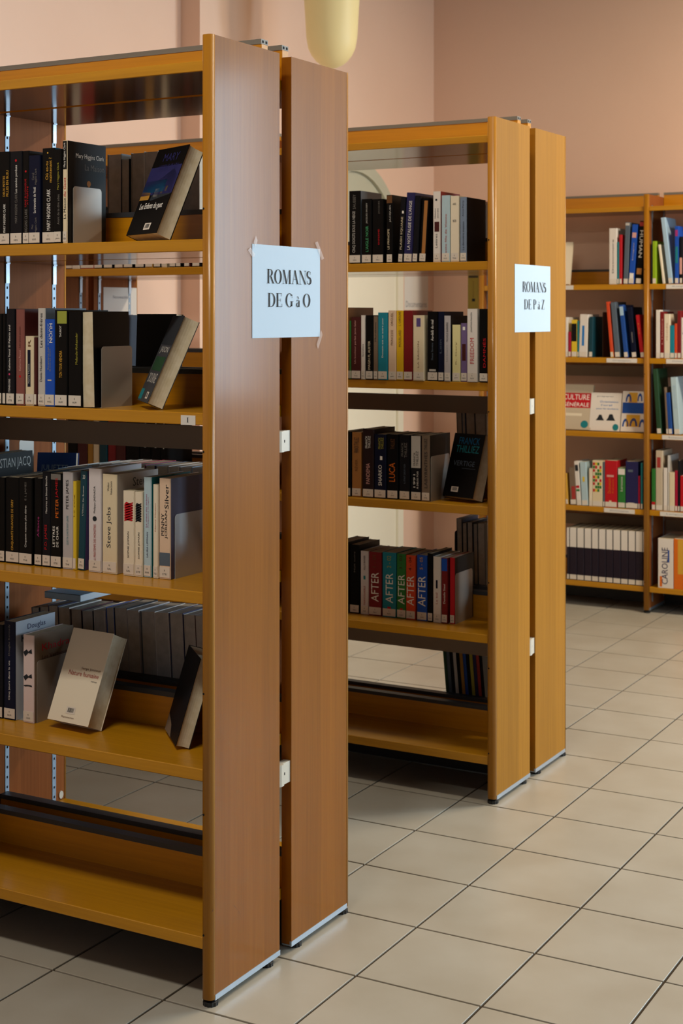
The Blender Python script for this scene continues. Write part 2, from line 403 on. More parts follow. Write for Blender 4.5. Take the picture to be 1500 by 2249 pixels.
# white plastic clips that tie the twin end panels together
def clips(root, x, y0, y1):
    ox, oy, _ = root.location
    for z0, z1 in ((1.153, 1.200), (.402, .450)):
        m = MB()
        m.prism([(x-.02-ox, y0-oy), (x-.001-ox, y0-oy), (x+.002-ox, y0+.006-oy), (x+.002-ox, y0+.016-oy), (x-.003-ox, y0+.019-oy), (x-.003-ox, y1-oy), (x-.02-ox, y1-oy)], z0, z1)
        c = m.build('panel_clip', M_WHITEPL, root)
        MB().box(x-.006-ox, x-.0022-ox, y0+.022-oy, y0+.027-oy, (z0+z1)/2-.003, (z0+z1)/2+.003).build('clip_hole', M_HOLE, c)
clips(bcA, -1.775, 2.8733, 2.9237)
clips(bcB, -1.784, 4.3663, 4.4117)
mid = [o for o in bcA2.children if o.name.startswith('side_panel')][1]
cp = MB().prism([(3.1669-3.194+.0085*math.cos(2*PI*k/16), .1686+.0105*math.sin(2*PI*k/16)) for k in range(16)], -2.650+1.775, -2.650+1.775+.003, 'x')
cp.build('screw_cap', M_WHITEPL, mid)
endp = [o for o in bcA.children if o.name.startswith('side_panel')][0]
sc = MB()
for (ya, za), (yb, zb), w in (((2.606, .2165), (2.6195, .2295), .0011), ((2.688, .2010), (2.706, .1830), .0005), ((2.706, .1830), (2.719, .1600), .0005)):
    sc.poly([(.0003, ya-2.603, za-w), (.0003, yb-2.603, zb), (.0003, ya-2.603, za+w)])
sc.build('scratch', pmat('scratch_dark', '#4A2A14', .7), endp)

# ------------------------------------------------------------------ printed sheets on the end panels
def arc(cx, cy, rx, ry, a0, a1, tx, ty, n=20):
    out = []
    for i in range(n):
        p = [a0+(a1-a0)*i/n, a0+(a1-a0)*(i+1)/n]
        o = [(cx+rx*math.cos(a), cy+ry*math.sin(a)) for a in p]; q = [(cx+(rx-tx)*math.cos(a), cy+(ry-ty)*math.sin(a)) for a in p]
        out.append([o[0], o[1], q[1], q[0]])
    return out
def rc(x0, x1, y0, y1): return [[(x0, y0), (x1, y0), (x1, y1), (x0, y1)]]
def dg(xa, xb, w, y0=0, y1=1): return [[(xa-w/2, y0), (xa+w/2, y0), (xb+w/2, y1), (xb-w/2, y1)]]
T, t_ = .125, .03
def sf(x, y, w=.3): return rc(x-w/2, x+w/2, y, y+t_) if y < .5 else rc(x-w/2, x+w/2, y-t_, y)
def stroke(pts, ws):
    out = []
    for i in range(len(pts)-1):
        (x0, y0), (x1, y1) = pts[i], pts[i+1]
        def nrm(k):
            a = pts[max(0, k-1)]; b = pts[min(len(pts)-1, k+1)]; l = math.hypot(b[0]-a[0], b[1]-a[1]); return (-(b[1]-a[1])/l, (b[0]-a[0])/l)
        n0, n1 = nrm(i), nrm(i+1)
        out.append([(x0-n0[0]*ws[i]/2, y0-n0[1]*ws[i]/2), (x1-n1[0]*ws[i+1]/2, y1-n1[1]*ws[i+1]/2), (x1+n1[0]*ws[i+1]/2, y1+n1[1]*ws[i+1]/2), (x0+n0[0]*ws[i]/2, y0+n0[1]*ws[i]/2)])
    return out
def s_glyph():
    pts, ws = [], []
    for i in range(15):
        a = R(35)+R(235)*i/14; pts.append((.28+.19*math.cos(a), .745+.225*math.sin(a))); ws.append(.035+.09*max(0, -math.cos(a))**1.0 if i < 11 else .11)
    for i in range(15):
        a = R(90)-R(235)*i/14; pts.append((.29+.22*math.cos(a), .265+.235*math.sin(a))); ws.append(.04+.1*max(0, math.cos(a)) if i > 2 else .125)
    pts = [p for k, p in enumerate(pts) if k != 14]; ws = [w for k, w in enumerate(ws) if k != 14]
    return stroke(pts, ws)
GL = {
 'R': (.80, rc(.13, .13+T, 0, 1)+sf(.19, 0)+rc(.04, .4, 1-t_, 1)+rc(.2, .4, .5-t_/2, .5+t_/2)+arc(.38, .755, .27, .245, -PI/2, PI/2, T, t_)+dg(.72, .45, T, 0, .5)+sf(.74, 0, .2)),
 'O': (.92, arc(.46, .5, .40, .515, 0, 2*PI, T+.01, t_, 36)),
 'M': (1.06, dg(.14, .14, t_)+dg(.5, .19, T, 0, 1)+dg(.5, .84, t_+.01, .02, 1)+rc(.81, .81+T, 0, 1)+sf(.14, 0, .22)+sf(.88, 0, .28)+sf(.15, 1, .2)+sf(.9, 1, .2)),
 'A': (.86, dg(.13, .44, t_+.008)+dg(.72, .40, T, 0, 1)+rc(.23, .62, .33, .33+t_)+sf(.13, 0, .22)+sf(.72, 0, .3)),
 'N': (.92, dg(.16, .16, t_)+dg(.78, .17, T, 0, 1)+dg(.78, .78, t_)+sf(.16, 0, .24)+sf(.78, 1, .24)+sf(.13, 1, .2)),
 'S': (.58, s_glyph()+rc(.42, .455, .74, .96)+rc(.085, .12, .04, .28)),
 'D': (.88, rc(.13, .13+T, 0, 1)+rc(.04, .42, 0, t_)+rc(.04, .42, 1-t_, 1)+arc(.40, .5, .41, .5, -PI/2, PI/2, T, t_, 26)),
 'E': (.76, rc(.13, .13+T, 0, 1)+rc(.04, .66, 0, t_)+rc(.04, .62, 1-t_, 1)+rc(.2, .5, .5-t_/2, .5+t_/2)+rc(.635, .665, 0, .24)+rc(.595, .625, .78, 1)+rc(.48, .51, .38, .62)),
 'G': (.90, arc(.46, .5, .40, .515, R(42), R(315), T+.01, t_, 32)+rc(.64, .64+T, .05, .42)+rc(.54, .88, .42-t_, .42)+rc(.73, .76, .66, .95)),
 'P': (.74, rc(.13, .13+T, 0, 1)+sf(.19, 0)+rc(.04, .38, 1-t_, 1)+rc(.2, .38, .46, .49)+arc(.36, .73, .29, .27, -PI/2, PI/2, T, t_)),
 'Z': (.74, dg(.14, .58, T, .02, .98)+rc(.08, .66, 0, t_)+rc(.1, .64, 1-t_, 1)+rc(.64, .67, 0, .24)+rc(.08, .11, .77, 1)),
 'à': (.52, rc(.31, .31+T*.8, .02, .44)+arc(.25, .42, .16, .13, 0, PI, .06, t_)+arc(.21, .16, .15, .17, R(60), R(330), .09, t_)+rc(.4, .47, 0, t_)+dg(.33, .2, .07, .62, .8)),
 'I': (.4, rc(.14, .26, 0, 1)+sf(.2, 0)+sf(.2, 1)), ' ': (.26, [])}
def lettering(name, s, y0, y1, zb, cap, x, parent, mat):
    """serif capitals on a plane facing +x, between y0 and y1, baseline zb"""
    tot = sum(GL[c][0] for c in s); k = (y1-y0)/tot; m = MB(); p = 0
    for c in s:
        for q in GL[c][1]: m.poly([(x, y0+(p+a)*k, zb+b*cap) for a, b in q])
        p += GL[c][0]
    return m.build(name, mat, parent)
def sheet(label, x, y0, y1, z0, z1, lines, tapes):
    r = thing('notice_sheet', label, 'notice', (x, (y0+y1)/2, z0), group='printed row notices on end panels')
    oy = (y0+y1)/2; n = 10; m = MB()
    for i in range(n+1):
        y = y0+(y1-y0)*i/n; b = .0009+.0002*math.sin(PI*i/n)**2
        m.v += [(b, y-oy, 0), (b, y-oy, z1-z0), (b-.0003, y-oy, 0), (b-.0003, y-oy, z1-z0)]
    for i in range(n):
        a = 4*i; m.f += [(a, a+4, a+5, a+1), (a+2, a+3, a+7, a+6), (a, a+2, a+6, a+4), (a+1, a+5, a+7, a+3)]
    m.build('paper', M_PAPER, r)
    for s, a, b, z, c in lines: lettering('lettering', s, a-oy, b-oy, z-z0, c, .0024, r, M_PRINT)
    for (ya, za, ang, l) in tapes:
        ca, sa = math.cos(R(ang)), math.sin(R(ang)); w = .006
        MB().poly([(.0027, ya-oy+ca*p-sa*q, za-z0+sa*p+ca*q) for p, q in ((-l/2, -w), (l/2-.005, -w), (l/2, w), (-l/2+.005, w))]).build('tape', M_TAPE, r)
    return r
sheet('white printed sheet taped on the nearest bookcase end, reading G to O', -1.775, 2.7585, 3.0521, 1.4107, 1.6163,
 [('ROMANS', 2.8165, 3.0105, 1.5315, .0315), ('DE G à O', 2.8195, 3.0075, 1.4795, .0305)],
 [(2.770, 1.622, 60, .022), (2.754, 1.597, -40, .03), (3.047, 1.612, -52, .055), (3.047, 1.404, 58, .045)])
sheet('white printed sheet on the second bookcase end, reading P to Z', -1.784, 4.2446, 4.5367, 1.4088, 1.6170,
 [('ROMANS', 4.302, 4.498, 1.533, .0315), ('DE P à Z', 4.316, 4.486, 1.4795, .0305)], [])

# letter tab on the edge of the second shelf
tab = thing('shelf_tab', 'small white letter tab on the front edge of a nearest bookcase shelf', 'label', (-1.8592, 2.6125, 1.2289))
MB().box(0, .0375, -.0008, 0, 0, .0205).build('card', M_CARD, tab)
lm = MB()
for q in GL['I'][1]: lm.poly([(.0145+a*.018, -.0011, .0055+b*.0105) for a, b in q])
lm.build('letter', M_PRINT, tab)

# ------------------------------------------------------------------ books
ORD = ['first', 'second', 'third', 'fourth', 'fifth', 'sixth', 'seventh', 'eighth', 'ninth', 'tenth', 'eleventh', 'twelfth', 'thirteenth', 'fourteenth', 'fifteenth', 'sixteenth', 'seventeenth', 'eighteenth']
WHERE = {'A1': 'top row of front bookcase', 'A2': 'second row of front bookcase', 'A3': 'third row of front bookcase', 'A4': 'fourth row of front bookcase',
 'B1': 'top row of middle bookcase', 'B2': 'second row of middle bookcase', 'B3': 'third row of middle bookcase', 'B4': 'fourth row of middle bookcase',
 'C1': 'top row, wall bookcase left bay', 'D1': 'top row, wall bookcase right bay', 'C2': 'second row, wall bookcase left bay', 'D2': 'second row, wall bookcase right bay',
 'D3': 'third row, wall bookcase right bay', 'C4': 'fourth row, wall bookcase left bay', 'D4': 'fourth row, wall bookcase right bay', 'C5': 'bottom row, wall bookcase left bay', 'D5': 'bottom row, wall bookcase right bay'}
CODES = ['HIG', 'HUO', 'HUM', 'JAM', 'JAE', 'JOM', 'KEN', 'KHA', 'SAU', 'STE', 'THI', 'TOD', 'SAL', 'VIA']
def cover_mesh(w, d, h, m0, m1):
    t = min(.0012, w*.12); c = min(.0018, w*.2)
    o = [(0, d), (0, c), (c, 0), (w-c, 0), (w, c), (w, d)]
    n = [(w-t, d), (w-t, c+t*.4), (w-c-t*.4, t), (c+t*.4, t), (t, c+t*.4), (t, d)]
    mb = MB()
    k = 6
    for z in (0, h): mb.v += [(x, y, z) for x, y in o] + [(x, y, z) for x, y in n[::-1]]
    for i in range(5):
        mb.f += [(i, i+1, 12+i+1, 12+i), (6+i+1, 6+i, 18+i, 18+i+1)]
        mb.f += [(i+1, i, 6+i, 6+i+1), (12+i, 12+i+1, 18+i+1, 18+i)]
    mb.f += [(0, 12, 18, 6), (5, 11, 23, 17)]
    me = mb.mesh('cover', m0); me.materials.append(m1)
    for i in range(5):
        if i in (0, 4): me.polygons[i*4].material_index = 1
    return me
def book(label, x, y, z, w, d, h, col, o, code=None, back=False, group=None, pages=None, name='book'):
    """upright book, local origin at its lower left spine corner; spine looks toward -y"""
    le = R(o.get('lean', 0))
    zz = z+.001
    rz = 0
    if back: rz = PI
    if le > 0: zz += w*math.sin(le)
    r = thing(name, label, 'book', (x, y, zz), (0, le, 0), group)
    if back:   # fore-edge toward the camera
        r.rotation_euler = (0, -le, PI); r.location = (x+w*math.cos(le), y+d, z+.001+(w*math.sin(-le) if le < 0 else 0))
    cov = bm_(o.get('cov', col)); sp = bm_(col)
    put('cover', cover_mesh(w, d, h, sp, cov), r)
    t = min(.0012, w*.12)
    MB().box(t+.0001, w-t-.0001, t+.0004, d-.0015, .0008, h-.0012).build('pages', pages or M_PAGES, r)
    def rect(nm, c, f0, f1, a0, a1, dy=.0003, mat=None, par=None):
        return MB().poly([(a0*w, -dy, f0*h), (a1*w, -dy, f0*h), (a1*w, -dy, f1*h), (a0*w, -dy, f1*h)]).build(nm, mat or tm_(c), par or r)
    if 'box' in o:
        c, f0, f1, a0, a1 = o['box']; rect('spine_panel', c, max(0, f0), min(1, f1), max(.04, a0), min(.96, a1))
        if 'enc' in o: pass
    if 'top' in o: rect('spine_panel', o['top'][0], o['top'][1], .995, .06, .94)
    if 'dot' in o:
        c, f, a, s = o['dot']; MB().poly([(a*w+s/2*math.cos(2*PI*k/10), -.0004, f*h+s/2*math.sin(2*PI*k/10)) for k in range(10)]).build('emblem', tm_(c), r)
    for c, f, a, sx, sz in o.get('dots', []):
        sx = min(sx, w*.9)
        MB().poly([(a*w-sx/2, -.0005, f*h-sz/2), (a*w+sx/2, -.0005, f*h-sz/2), (a*w+sx/2, -.0005, f*h+sz/2), (a*w-sx/2, -.0005, f*h+sz/2)]).build('emblem', tm_(c), r)
    for q in o.get('t', [])+o.get('tt', []):
        s, c, f0, f1, a0, a1 = q[:6]; dr = q[6] if len(q) > 6 else 'u'
        fc, ac = (f0+f1)/2*h, (a0+a1)/2*w
        if dr == 'u': text_obj('title', s, (f1-f0)*h, (a1-a0)*w, lambda a, b: (ac-b, -.0007, fc+a), tm_(c), r)
        elif dr == 'd': text_obj('title', s, (f1-f0)*h, (a1-a0)*w, lambda a, b: (ac+b, -.0007, fc-a), tm_(c), r)
        else: text_obj('title', s, (a1-a0)*w, (f1-f0)*h, lambda a, b: (ac+a, -.0007, fc+b), tm_(c), r)
    for s, c, d0, d1, f0, f1 in o.get('ct', []):
        yc, fc = (d0+d1)/2*d, (f0+f1)/2*h
        text_obj('cover_title', s, (d1-d0)*d, (f1-f0)*h, lambda a, b: (w+.0004, yc+a, fc+b), tm_(c), r)
    if 'cimg' in o:
        MB().poly([(w+.0004, .55*d-.004, .50*h), (w+.0004, .55*d+.004, .50*h), (w+.0004, .55*d+.003, .585*h), (w+.0004, .55*d-.003, .585*h)]).build('cover_picture', tm_('brown'), r)
        MB().poly([(w+.0005, .55*d+.007*math.cos(2*PI*k/12), .6*h+.007*math.sin(2*PI*k/12)) for k in range(12)]).build('cover_picture', tm_('tan'), r)
    if 'scr' in o:
        m = MB()
        for k in range(7):
            f = .64+.03*k; m.poly([(w*.12, -.0006, f*h), (w*.12, -.0006, (f+.012)*h), (w*.9, -.0006, (f+.05)*h), (w*.9, -.0006, (f+.036)*h)])
            m.poly([(w*.12, -.0006, (f+.02)*h), (w*.3, -.0006, (f+.05)*h), (w*.9, -.0006, (f+.02)*h), (w*.8, -.0006, (f+.005)*h)])
        m.build('title', tm_(o['scr']), r)
    if 'birds' in o:
        for f, k in ((.8, 1), (.52, .9), (.42, .25)):
            MB().poly([(w*.05, -.0006, f*h), (w*.35, -.0006, (f+.035*k)*h), (w*.5, -.0006, (f+.01)*h), (w*.8, -.0006, (f+.045*k)*h), (w*.85, -.0006, (f-.01)*h), (w*.5, -.0006, (f-.005)*h), (w*.2, -.0006, (f-.05*k)*h)]).build('bird_drawing', tm_('ink'), r)
    if 'puz' in o:
        pc = ['red', 'royal', 'green', 'yellow']
        for k in range(9):
            for q in range(4):
                a0 = .06+.22*q; f0 = .32+.072*k
                if (k*3+q*5) % 4 == 3: continue
                rect('puzzle_piece', pc[(k*2+q*3+k*q) % 4], f0, f0+.06, a0, a0+.2)
    if o.get('lab', 1) and code is not None:
        a = min(.0015, w*.1)
        lb = MB().box(a, w-a, -.0009, -.0002, .003, .0262).build('spine_label', M_LABEL, r)
        if code and w > .012:
            L = min(.011, w*.5)
            text_obj('call_number', 'R', L*.22, .0042, lambda p, q: (w/2+p, -.0012, .0185+q), M_PRINT, lb)
            text_obj('call_number', code, L, .0040, lambda p, q: (w/2+p, -.0012, .0105+q), M_PRINT, lb)
    return r
BOOKS=[
('A1',2.632,1.621,[(-2.3905,0.0371,0.2145,0.142,'black','black paperback with yellow and white lettering',{'t': [('DEUX PETITES','gold',0.52,0.74,0.45,0.62),('FILLES EN BLEU','gold',0.52,0.8,0.72,0.9),('MARY HIGGINS CLARK','white',0.13,0.44,0.48,0.66)]}),
 (-2.3514,0.036,0.2135,0.142,'ink','charcoal paperback with grey lettering',{'t': [('Les années perdues','white',0.55,0.85,0.42,0.66),('MARY HIGGINS CLARK','grey',0.23,0.54,0.42,0.62)],'dot': ('red',0.9,0.5,0.006)}),
 (-2.315,0.0198,0.213,0.142,'black','narrow black paperback with red lettering',{'t': [('UNE SI LONGUE','red',0.4,0.7,0.35,0.6),('ATTENTE','red',0.42,0.62,0.7,0.9),('HIGGINS CLARK','grey',0.12,0.38,0.35,0.75)],'dot': ('red',0.78,0.5,0.005)}),
 (-2.2948,0.0343,0.2012,0.142,'navydark','dark navy paperback with white lettering',{'t': [('La traversée de Noël','white',0.35,0.64,0.42,0.64),('Carol','grey',0.72,0.8,0.3,0.5),('Higgins Clark','grey',0.67,0.85,0.55,0.75),('Mary','grey',0.17,0.22,0.25,0.45),('Higgins Clark','grey',0.13,0.3,0.55,0.75)]}),
 (-2.2578,0.037,0.2156,0.142,'black','black paperback with gold and white lettering and teal cover',{'cov': 'tealdeep','t': [('Où es-tu','gold',0.67,0.86,0.28,0.5),('maintenant ?','gold',0.64,0.9,0.55,0.78),('MARY HIGGINS CLARK','white',0.14,0.57,0.38,0.66)],'dot': ('gold',0.95,0.45,0.004)}),
 (-2.2195,0.0223,0.2109,0.142,'black','black paperback with olive lettering tucked against white spine',{'t': [('Avant de te dire adieu','grey',0.2,0.52,0.45,0.75),('Mary Higgins Clark','olive',0.57,0.86,0.45,0.75)]}),
 (-2.1962,0.0133,0.2296,0.138,'cream','thin paperback with black and cream spine and black cover',{'cov': 'black','t': [('La Maison','ink',0.24,0.44,0.25,0.75),('du Guet','red',0.45,0.64,0.25,0.75)],'top': ('black',0.72),'tt': [('Mary Higgins Clark','white',0.74,0.98,0.25,0.75)],'ct': [('Mary Higgins Clark','white',0.22,0.95,0.83,0.89),('La Maison','grey',0.45,0.95,0.73,0.79)],'cimg': 'lamp'})]),
('A2',2.622,1.2555,[(-2.3787,0.0151,0.2078,0.145,'black','black book cut by the picture edge',{}),
 (-2.3622,0.0101,0.2078,0.145,'black','thin black paperback beside the picture edge',{}),
 (-2.3516,0.0257,0.2192,0.145,'ink','black paperback with white lettering and pink dot',{'t': [('El Palacio azul','white',0.6,0.83,0.3,0.52),('Katherine Pancol','white',0.36,0.58,0.3,0.52),('STEPHEN KING','white',0.13,0.27,0.3,0.52)],'dot': ('pink',0.32,0.4,0.005)}),
 (-2.3252,0.0253,0.2181,0.145,'mauve','brown paperback with a red dot on its spine',{'cov': 'maroon','t': [('Katherine Pancol','rose',0.36,0.57,0.4,0.62),('Les yeux jaunes','maroon',0.6,0.82,0.4,0.62)],'dot': ('red',0.3,0.5,0.006)}),
 (-2.2992,0.0261,0.1573,0.11,'cream','short cream pocket book with dark title box',{'box': ('navydark',0.27,0.8,0.28,0.62),'t': [('Nancy Huston','white',0.32,0.6,0.36,0.55),('R','brown',0.85,0.95,0.35,0.65)]}),
 (-2.2726,0.0095,0.1543,0.11,'maroon','thin dark maroon pocket book squeezed beside pale spine',{}),
 (-2.2625,0.0219,0.2201,0.145,'lightgrey','pale paperback with large black serif lettering',{'cov': 'slate','t': [('Les demi-frères','ink',0.6,0.95,0.3,0.66),('Denis Humbert','ink',0.25,0.51,0.3,0.6)]}),
 (-2.24,0.0289,0.1955,0.145,'blue','bright blue paperback with large white lettering',{'t': [('HUON','white',0.73,0.95,0.48,0.8,'d'),('JEAN-MARC','skyblue',0.7,0.95,0.28,0.42,'d'),('Souviens-toi','olive',0.42,0.68,0.3,0.42),('de ceux qui restent','olive',0.4,0.66,0.5,0.62)],'dots': [('cream',0.3,0.5,0.011,0.0025),('gold',0.12,0.35,0.004,0.004)]}),
 (-2.2103,0.037,0.2159,0.145,'black','black paperback with yellow picture on its spine',{'box': ('lime',0.86,0.99,0.22,0.98),'t': [('THURIOT','white',0.72,0.84,0.4,0.55),('TON TOUR VIENDRA','gold',0.3,0.58,0.38,0.6)]}),
 (-2.1726,0.038,0.2118,0.145,'black','thick black paperback with faint yellow-green lettering',{'t': [('Aleksander','olive',0.6,0.78,0.55,0.72),('Melander','olive',0.45,0.6,0.55,0.72)]})]),
('A3',2.697,0.879,[(-2.5224,0.0359,0.2478,0.17,'black','tall black hardback with silver cover lettering at the picture edge',{'ct': [('CHRISTIAN JACQ','lightgrey',0.04,0.96,0.83,0.95)]}),
 (-2.4482,0.0226,0.1995,0.15,'black','black paperback cut by the picture edge',{}),
 (-2.4228,0.0419,0.2013,0.15,'black','black paperback with faint gold serif lettering',{'t': [('CINQUANTE NUANCES DE GREY','gold',0.15,0.74,0.42,0.6)]}),
 (-2.3802,0.0407,0.2025,0.15,'black','black paperback with white lettering',{'t': [('Cinquante nuances plus claires','white',0.2,0.68,0.45,0.62),('E L JAMES','grey',0.74,0.95,0.45,0.62)]}),
 (-2.3354,0.0232,0.2033,0.15,'black','narrow black paperback with dark magenta lettering',{'t': [('Alliance','magenta',0.33,0.56,0.4,0.68)]}),
 (-2.3118,0.0254,0.2204,0.15,'ink','black paperback with red author lettering',{'t': [('P.D. JAMES','red',0.18,0.44,0.3,0.66),('Meurtres en blouse blanche','white',0.56,0.95,0.42,0.62)]}),
 (-2.2851,0.0323,0.2178,0.15,'black','black paperback with red and orange lettering',{'box': ('grey',0.93,0.99,0.05,0.95),'t': [('PETER','orange',0.53,0.73,0.48,0.74),('JAMES','red',0.74,0.95,0.48,0.74),('LETTRES','white',0.22,0.44,0.22,0.42),('DE CHAIR','white',0.22,0.44,0.55,0.75)]}),
 (-2.2515,0.0306,0.2215,0.15,'lavgrey','grey paperback with black condensed lettering',{'t': [('PETER JAMES','ink',0.62,0.92,0.35,0.68),('QUE TA CHUTE SOIT LENTE','teal',0.25,0.55,0.42,0.62)]}),
 (-2.2202,0.0099,0.2018,0.13,'yellow','thin yellow paperback',{'t': [('Le sang','brown',0.6,0.85,0.3,0.7)]}),
 (-2.2089,0.0198,0.2266,0.15,'tealdark','dark teal paperback leaning slightly with boxed label',{'cov': 'purple','lean': 2.0,'t': [("L'Oiseau des Brumes",'white',0.55,0.85,0.45,0.62),('20','white',0.92,0.96,0.4,0.75,'h')]}),
 (-2.1747,0.0365,0.2339,0.15,'lavender','white paperback with red and black lettering',{'t': [('Philippe JAENADA','ink',0.57,0.83,0.42,0.6),('AU PRINTEMPS DES MONSTRES','redbrown',0.1,0.46,0.42,0.6)],'dot': ('ink',0.515,0.5,0.012)}),
 (-2.1344,0.0412,0.2232,0.155,'cream','thick cream hardback with large grey lettering',{'cov': 'palegrey','t': [('Steve Jobs','slateink',0.26,0.67,0.3,0.66),('Walter','slateink',0.83,0.92,0.35,0.48),('Isaacson','slateink',0.8,0.93,0.55,0.68)],'ct': [('Steve','slateink',0.38,0.78,0.86,0.95)]}),
 (-2.0766,0.0317,0.1889,0.12,'creamy','cream paperback with red scribbled lettering',{'t': [('SOPHIE JOMAIN','ink',0.21,0.52,0.4,0.58)],'scr': 'red'}),
 (-2.0441,0.0211,0.1884,0.12,'creamy','cream paperback with black scribbled lettering',{'t': [('SOPHIE JOMAIN','ink',0.21,0.52,0.45,0.72)],'scr': 'ink'}),
 (-2.0223,0.0212,0.2219,0.15,'paleblue','pale blue paperback with pink lettering',{'cov': 'teal','t': [('Le chant des sirènes','magenta',0.5,0.83,0.3,0.46),('Fréquence Oregon','magenta',0.5,0.8,0.55,0.7),('LAURA LIPPMAN','navy',0.2,0.45,0.4,0.6)]}),
 (-1.9949,0.014,0.2071,0.12,'creamy','thin cream paperback with fine red lettering',{'t': [('Nancy Huston','redbrown',0.5,0.8,0.4,0.65)]}),
 (-1.9803,0.031,0.2214,0.15,'peach','pinkish cream paperback with large serif and script lettering',{'cov': 'facecover','box': ('slate',0.13,0.26,0.02,0.98),'t': [('PENNY','ink',0.43,0.65,0.2,0.46),('JORDAN','ink',0.4,0.68,0.52,0.78),('Silver','ink',0.7,0.94,0.5,0.85)]})]),
('A4',2.708,0.507,[(-2.4752,0.0341,0.221,0.142,'ink','dark book with red mark cut by the picture edge',{'box': ('red',0.6,0.85,0.3,0.7)}),
 (-2.439,0.0358,0.2312,0.142,'navydark','navy paperback with fine white lettering and pale cover',{'cov': 'whitetop','t': [('Cinq jours dans la vie','white',0.2,0.6,0.4,0.58),('Douglas Kennedy','grey',0.65,0.97,0.4,0.58)],'ct': [('Douglas','navy',0.3,0.75,0.88,0.95),('Kennedy','navydark',0.15,0.9,0.76,0.85)]}),
 (-2.3809,0.0332,0.2049,0.142,'rosewhite','pinkish white paperback with black bird drawings',{'cov': 'taupe','birds': 1,'ct': [('Khadra','red',0.2,0.9,0.8,0.88),('Les Vertueux','maroon',0.2,0.85,0.7,0.75)]})]),
('B1',4.115,1.621,[(-2.2856,0.0413,0.2267,0.14,'black','black paperback with tall grey-white lettering,leftmost in view',{'cov': 'slate','t': [('CINQ DOIGTS SOUS LA NEIGE','lightgrey',0.15,0.72,0.3,0.58),('SAUSSEY','grey',0.75,0.95,0.35,0.58)]}),
 (-2.241,0.0346,0.1996,0.14,'black','black paperback with green lettering',{'t': [("L'AIGLE NOIR",'greenlight',0.18,0.58,0.42,0.7),('JACQUES SAUSSEY','lightgrey',0.62,0.94,0.45,0.65)]}),
 (-2.2049,0.0391,0.1982,0.14,'black','black paperback with a fine red title',{'t': [('ENFERMÉ','red',0.29,0.53,0.5,0.66),('JACQUES','grey',0.77,0.97,0.55,0.7)]}),
 (-2.1547,0.0213,0.2092,0.14,'black','narrow black paperback with gold spine top',{'box': ('brown',0.88,0.99,0.05,0.95),'t': [('LE PRINCIPE','cream',0.2,0.5,0.2,0.5),('JACQUES','lightgrey',0.6,0.85,0.5,0.8)]}),
 (-2.1153,0.0165,0.2008,0.14,'ink','leaning black paperback with a white square',{'lean': 3,'t': [('FLASH SQUARE','cream',0.2,0.7,0.3,0.75)],'dots': [('white',0.77,0.6,0.006,0.008)]}),
 (-2.0965,0.0289,0.2138,0.14,'navy','purple-navy paperback with white lettering',{'lean': 3,'t': [("LA NOSTALGIE DE L'ANGE",'white',0.18,0.88,0.35,0.7)]}),
 (-2.0653,0.0178,0.203,0.14,'ink','leaning black paperback without visible lettering',{'lean': 3}),
 (-2.0451,0.0232,0.1952,0.14,'black','leaning black paperback with golden brown image',{'lean': 3.5,'box': ('tan',0.1,0.96,0.35,0.85)}),
 (-1.9963,0.0249,0.214,0.14,'offwhite','white paperback with a dark portrait on its spine',{'cov': 'redbrown','box': ('maroon',0.43,0.57,0.2,0.85),'t': [('Histoire','ink',0.62,0.76,0.2,0.4),('secrète','ink',0.62,0.76,0.55,0.75),('Lettres','ink',0.2,0.4,0.3,0.6)],'dots': [('ink',0.88,0.45,0.006,0.006)]}),
 (-1.9661,0.0273,0.2004,0.14,'paleblue','pale blue-grey paperback with faint red lettering',{'t': [('Petite fille de Vienne','redbrown',0.1,0.72,0.42,0.66)]}),
 (-1.9375,0.0282,0.1979,0.14,'creamy','cream paperback with two tiny lines of print',{'t': [('AGNÈS','ink',0.86,0.9,0.3,0.7,'h'),('MARTIN','ink',0.6,0.64,0.3,0.7,'h')]}),
 (-1.9074,0.022,0.1933,0.14,'slateblue','grey-blue paperback with dark lettering',{'cov': 'ink','t': [('La dernière maison','ink',0.18,0.62,0.35,0.65),('Anne Perry','ink',0.7,0.95,0.35,0.65)]})]),
('B2',4.105,1.261,[(-2.3118,0.031,0.2231,0.16,'brown','brown book behind the front panel edge',{}),
 (-2.2801,0.0054,0.1819,0.14,'green','thin green book at the front panel edge',{}),
 (-2.2739,0.0343,0.1933,0.14,'maroon','maroon paperback with fine pale lettering',{'cov': 'ink','t': [('Un bonheur parfait','rose',0.25,0.7,0.35,0.55),('James Salter','rose',0.72,0.95,0.35,0.55)]}),
 (-2.2388,0.0145,0.199,0.14,'offwhite','thin white paperback between maroon and black spines',{'t': [('Smiles','ink',0.35,0.55,0.3,0.7)]}),
 (-2.2219,0.0264,0.199,0.14,'black','black paperback with pale block lettering',{'t': [('IMAGIN PL AUSTER','cream',0.15,0.6,0.35,0.65)]}),
 (-2.1947,0.0155,0.1961,0.14,'taupe','thin grey-brown paperback beside teal spine',{'t': [('Murakami','ink',0.6,0.9,0.3,0.7)]}),
 (-2.1785,0.033,0.2074,0.14,'tealbright','teal paperback with white lettering',{'t': [('Demain est un autre jour','white',0.33,0.92,0.42,0.62)]}),
 (-2.1436,0.0272,0.2136,0.14,'peach','beige paperback with brown serif lettering',{'t': [('PRINCESSE','brown',0.5,0.72,0.35,0.65),('ORGUEIL','brown',0.78,0.97,0.35,0.65)]}),
 (-2.1158,0.0244,0.2136,0.14,'yellowdeep','bright yellow paperback with dark lettering',{'t': [('MOUILLARD','brown',0.48,0.72,0.35,0.7),('L. CAROLINE','brown',0.78,0.98,0.35,0.65)]}),
 (-2.0906,0.0303,0.2136,0.14,'darkred','plain dark red hardback',{}),
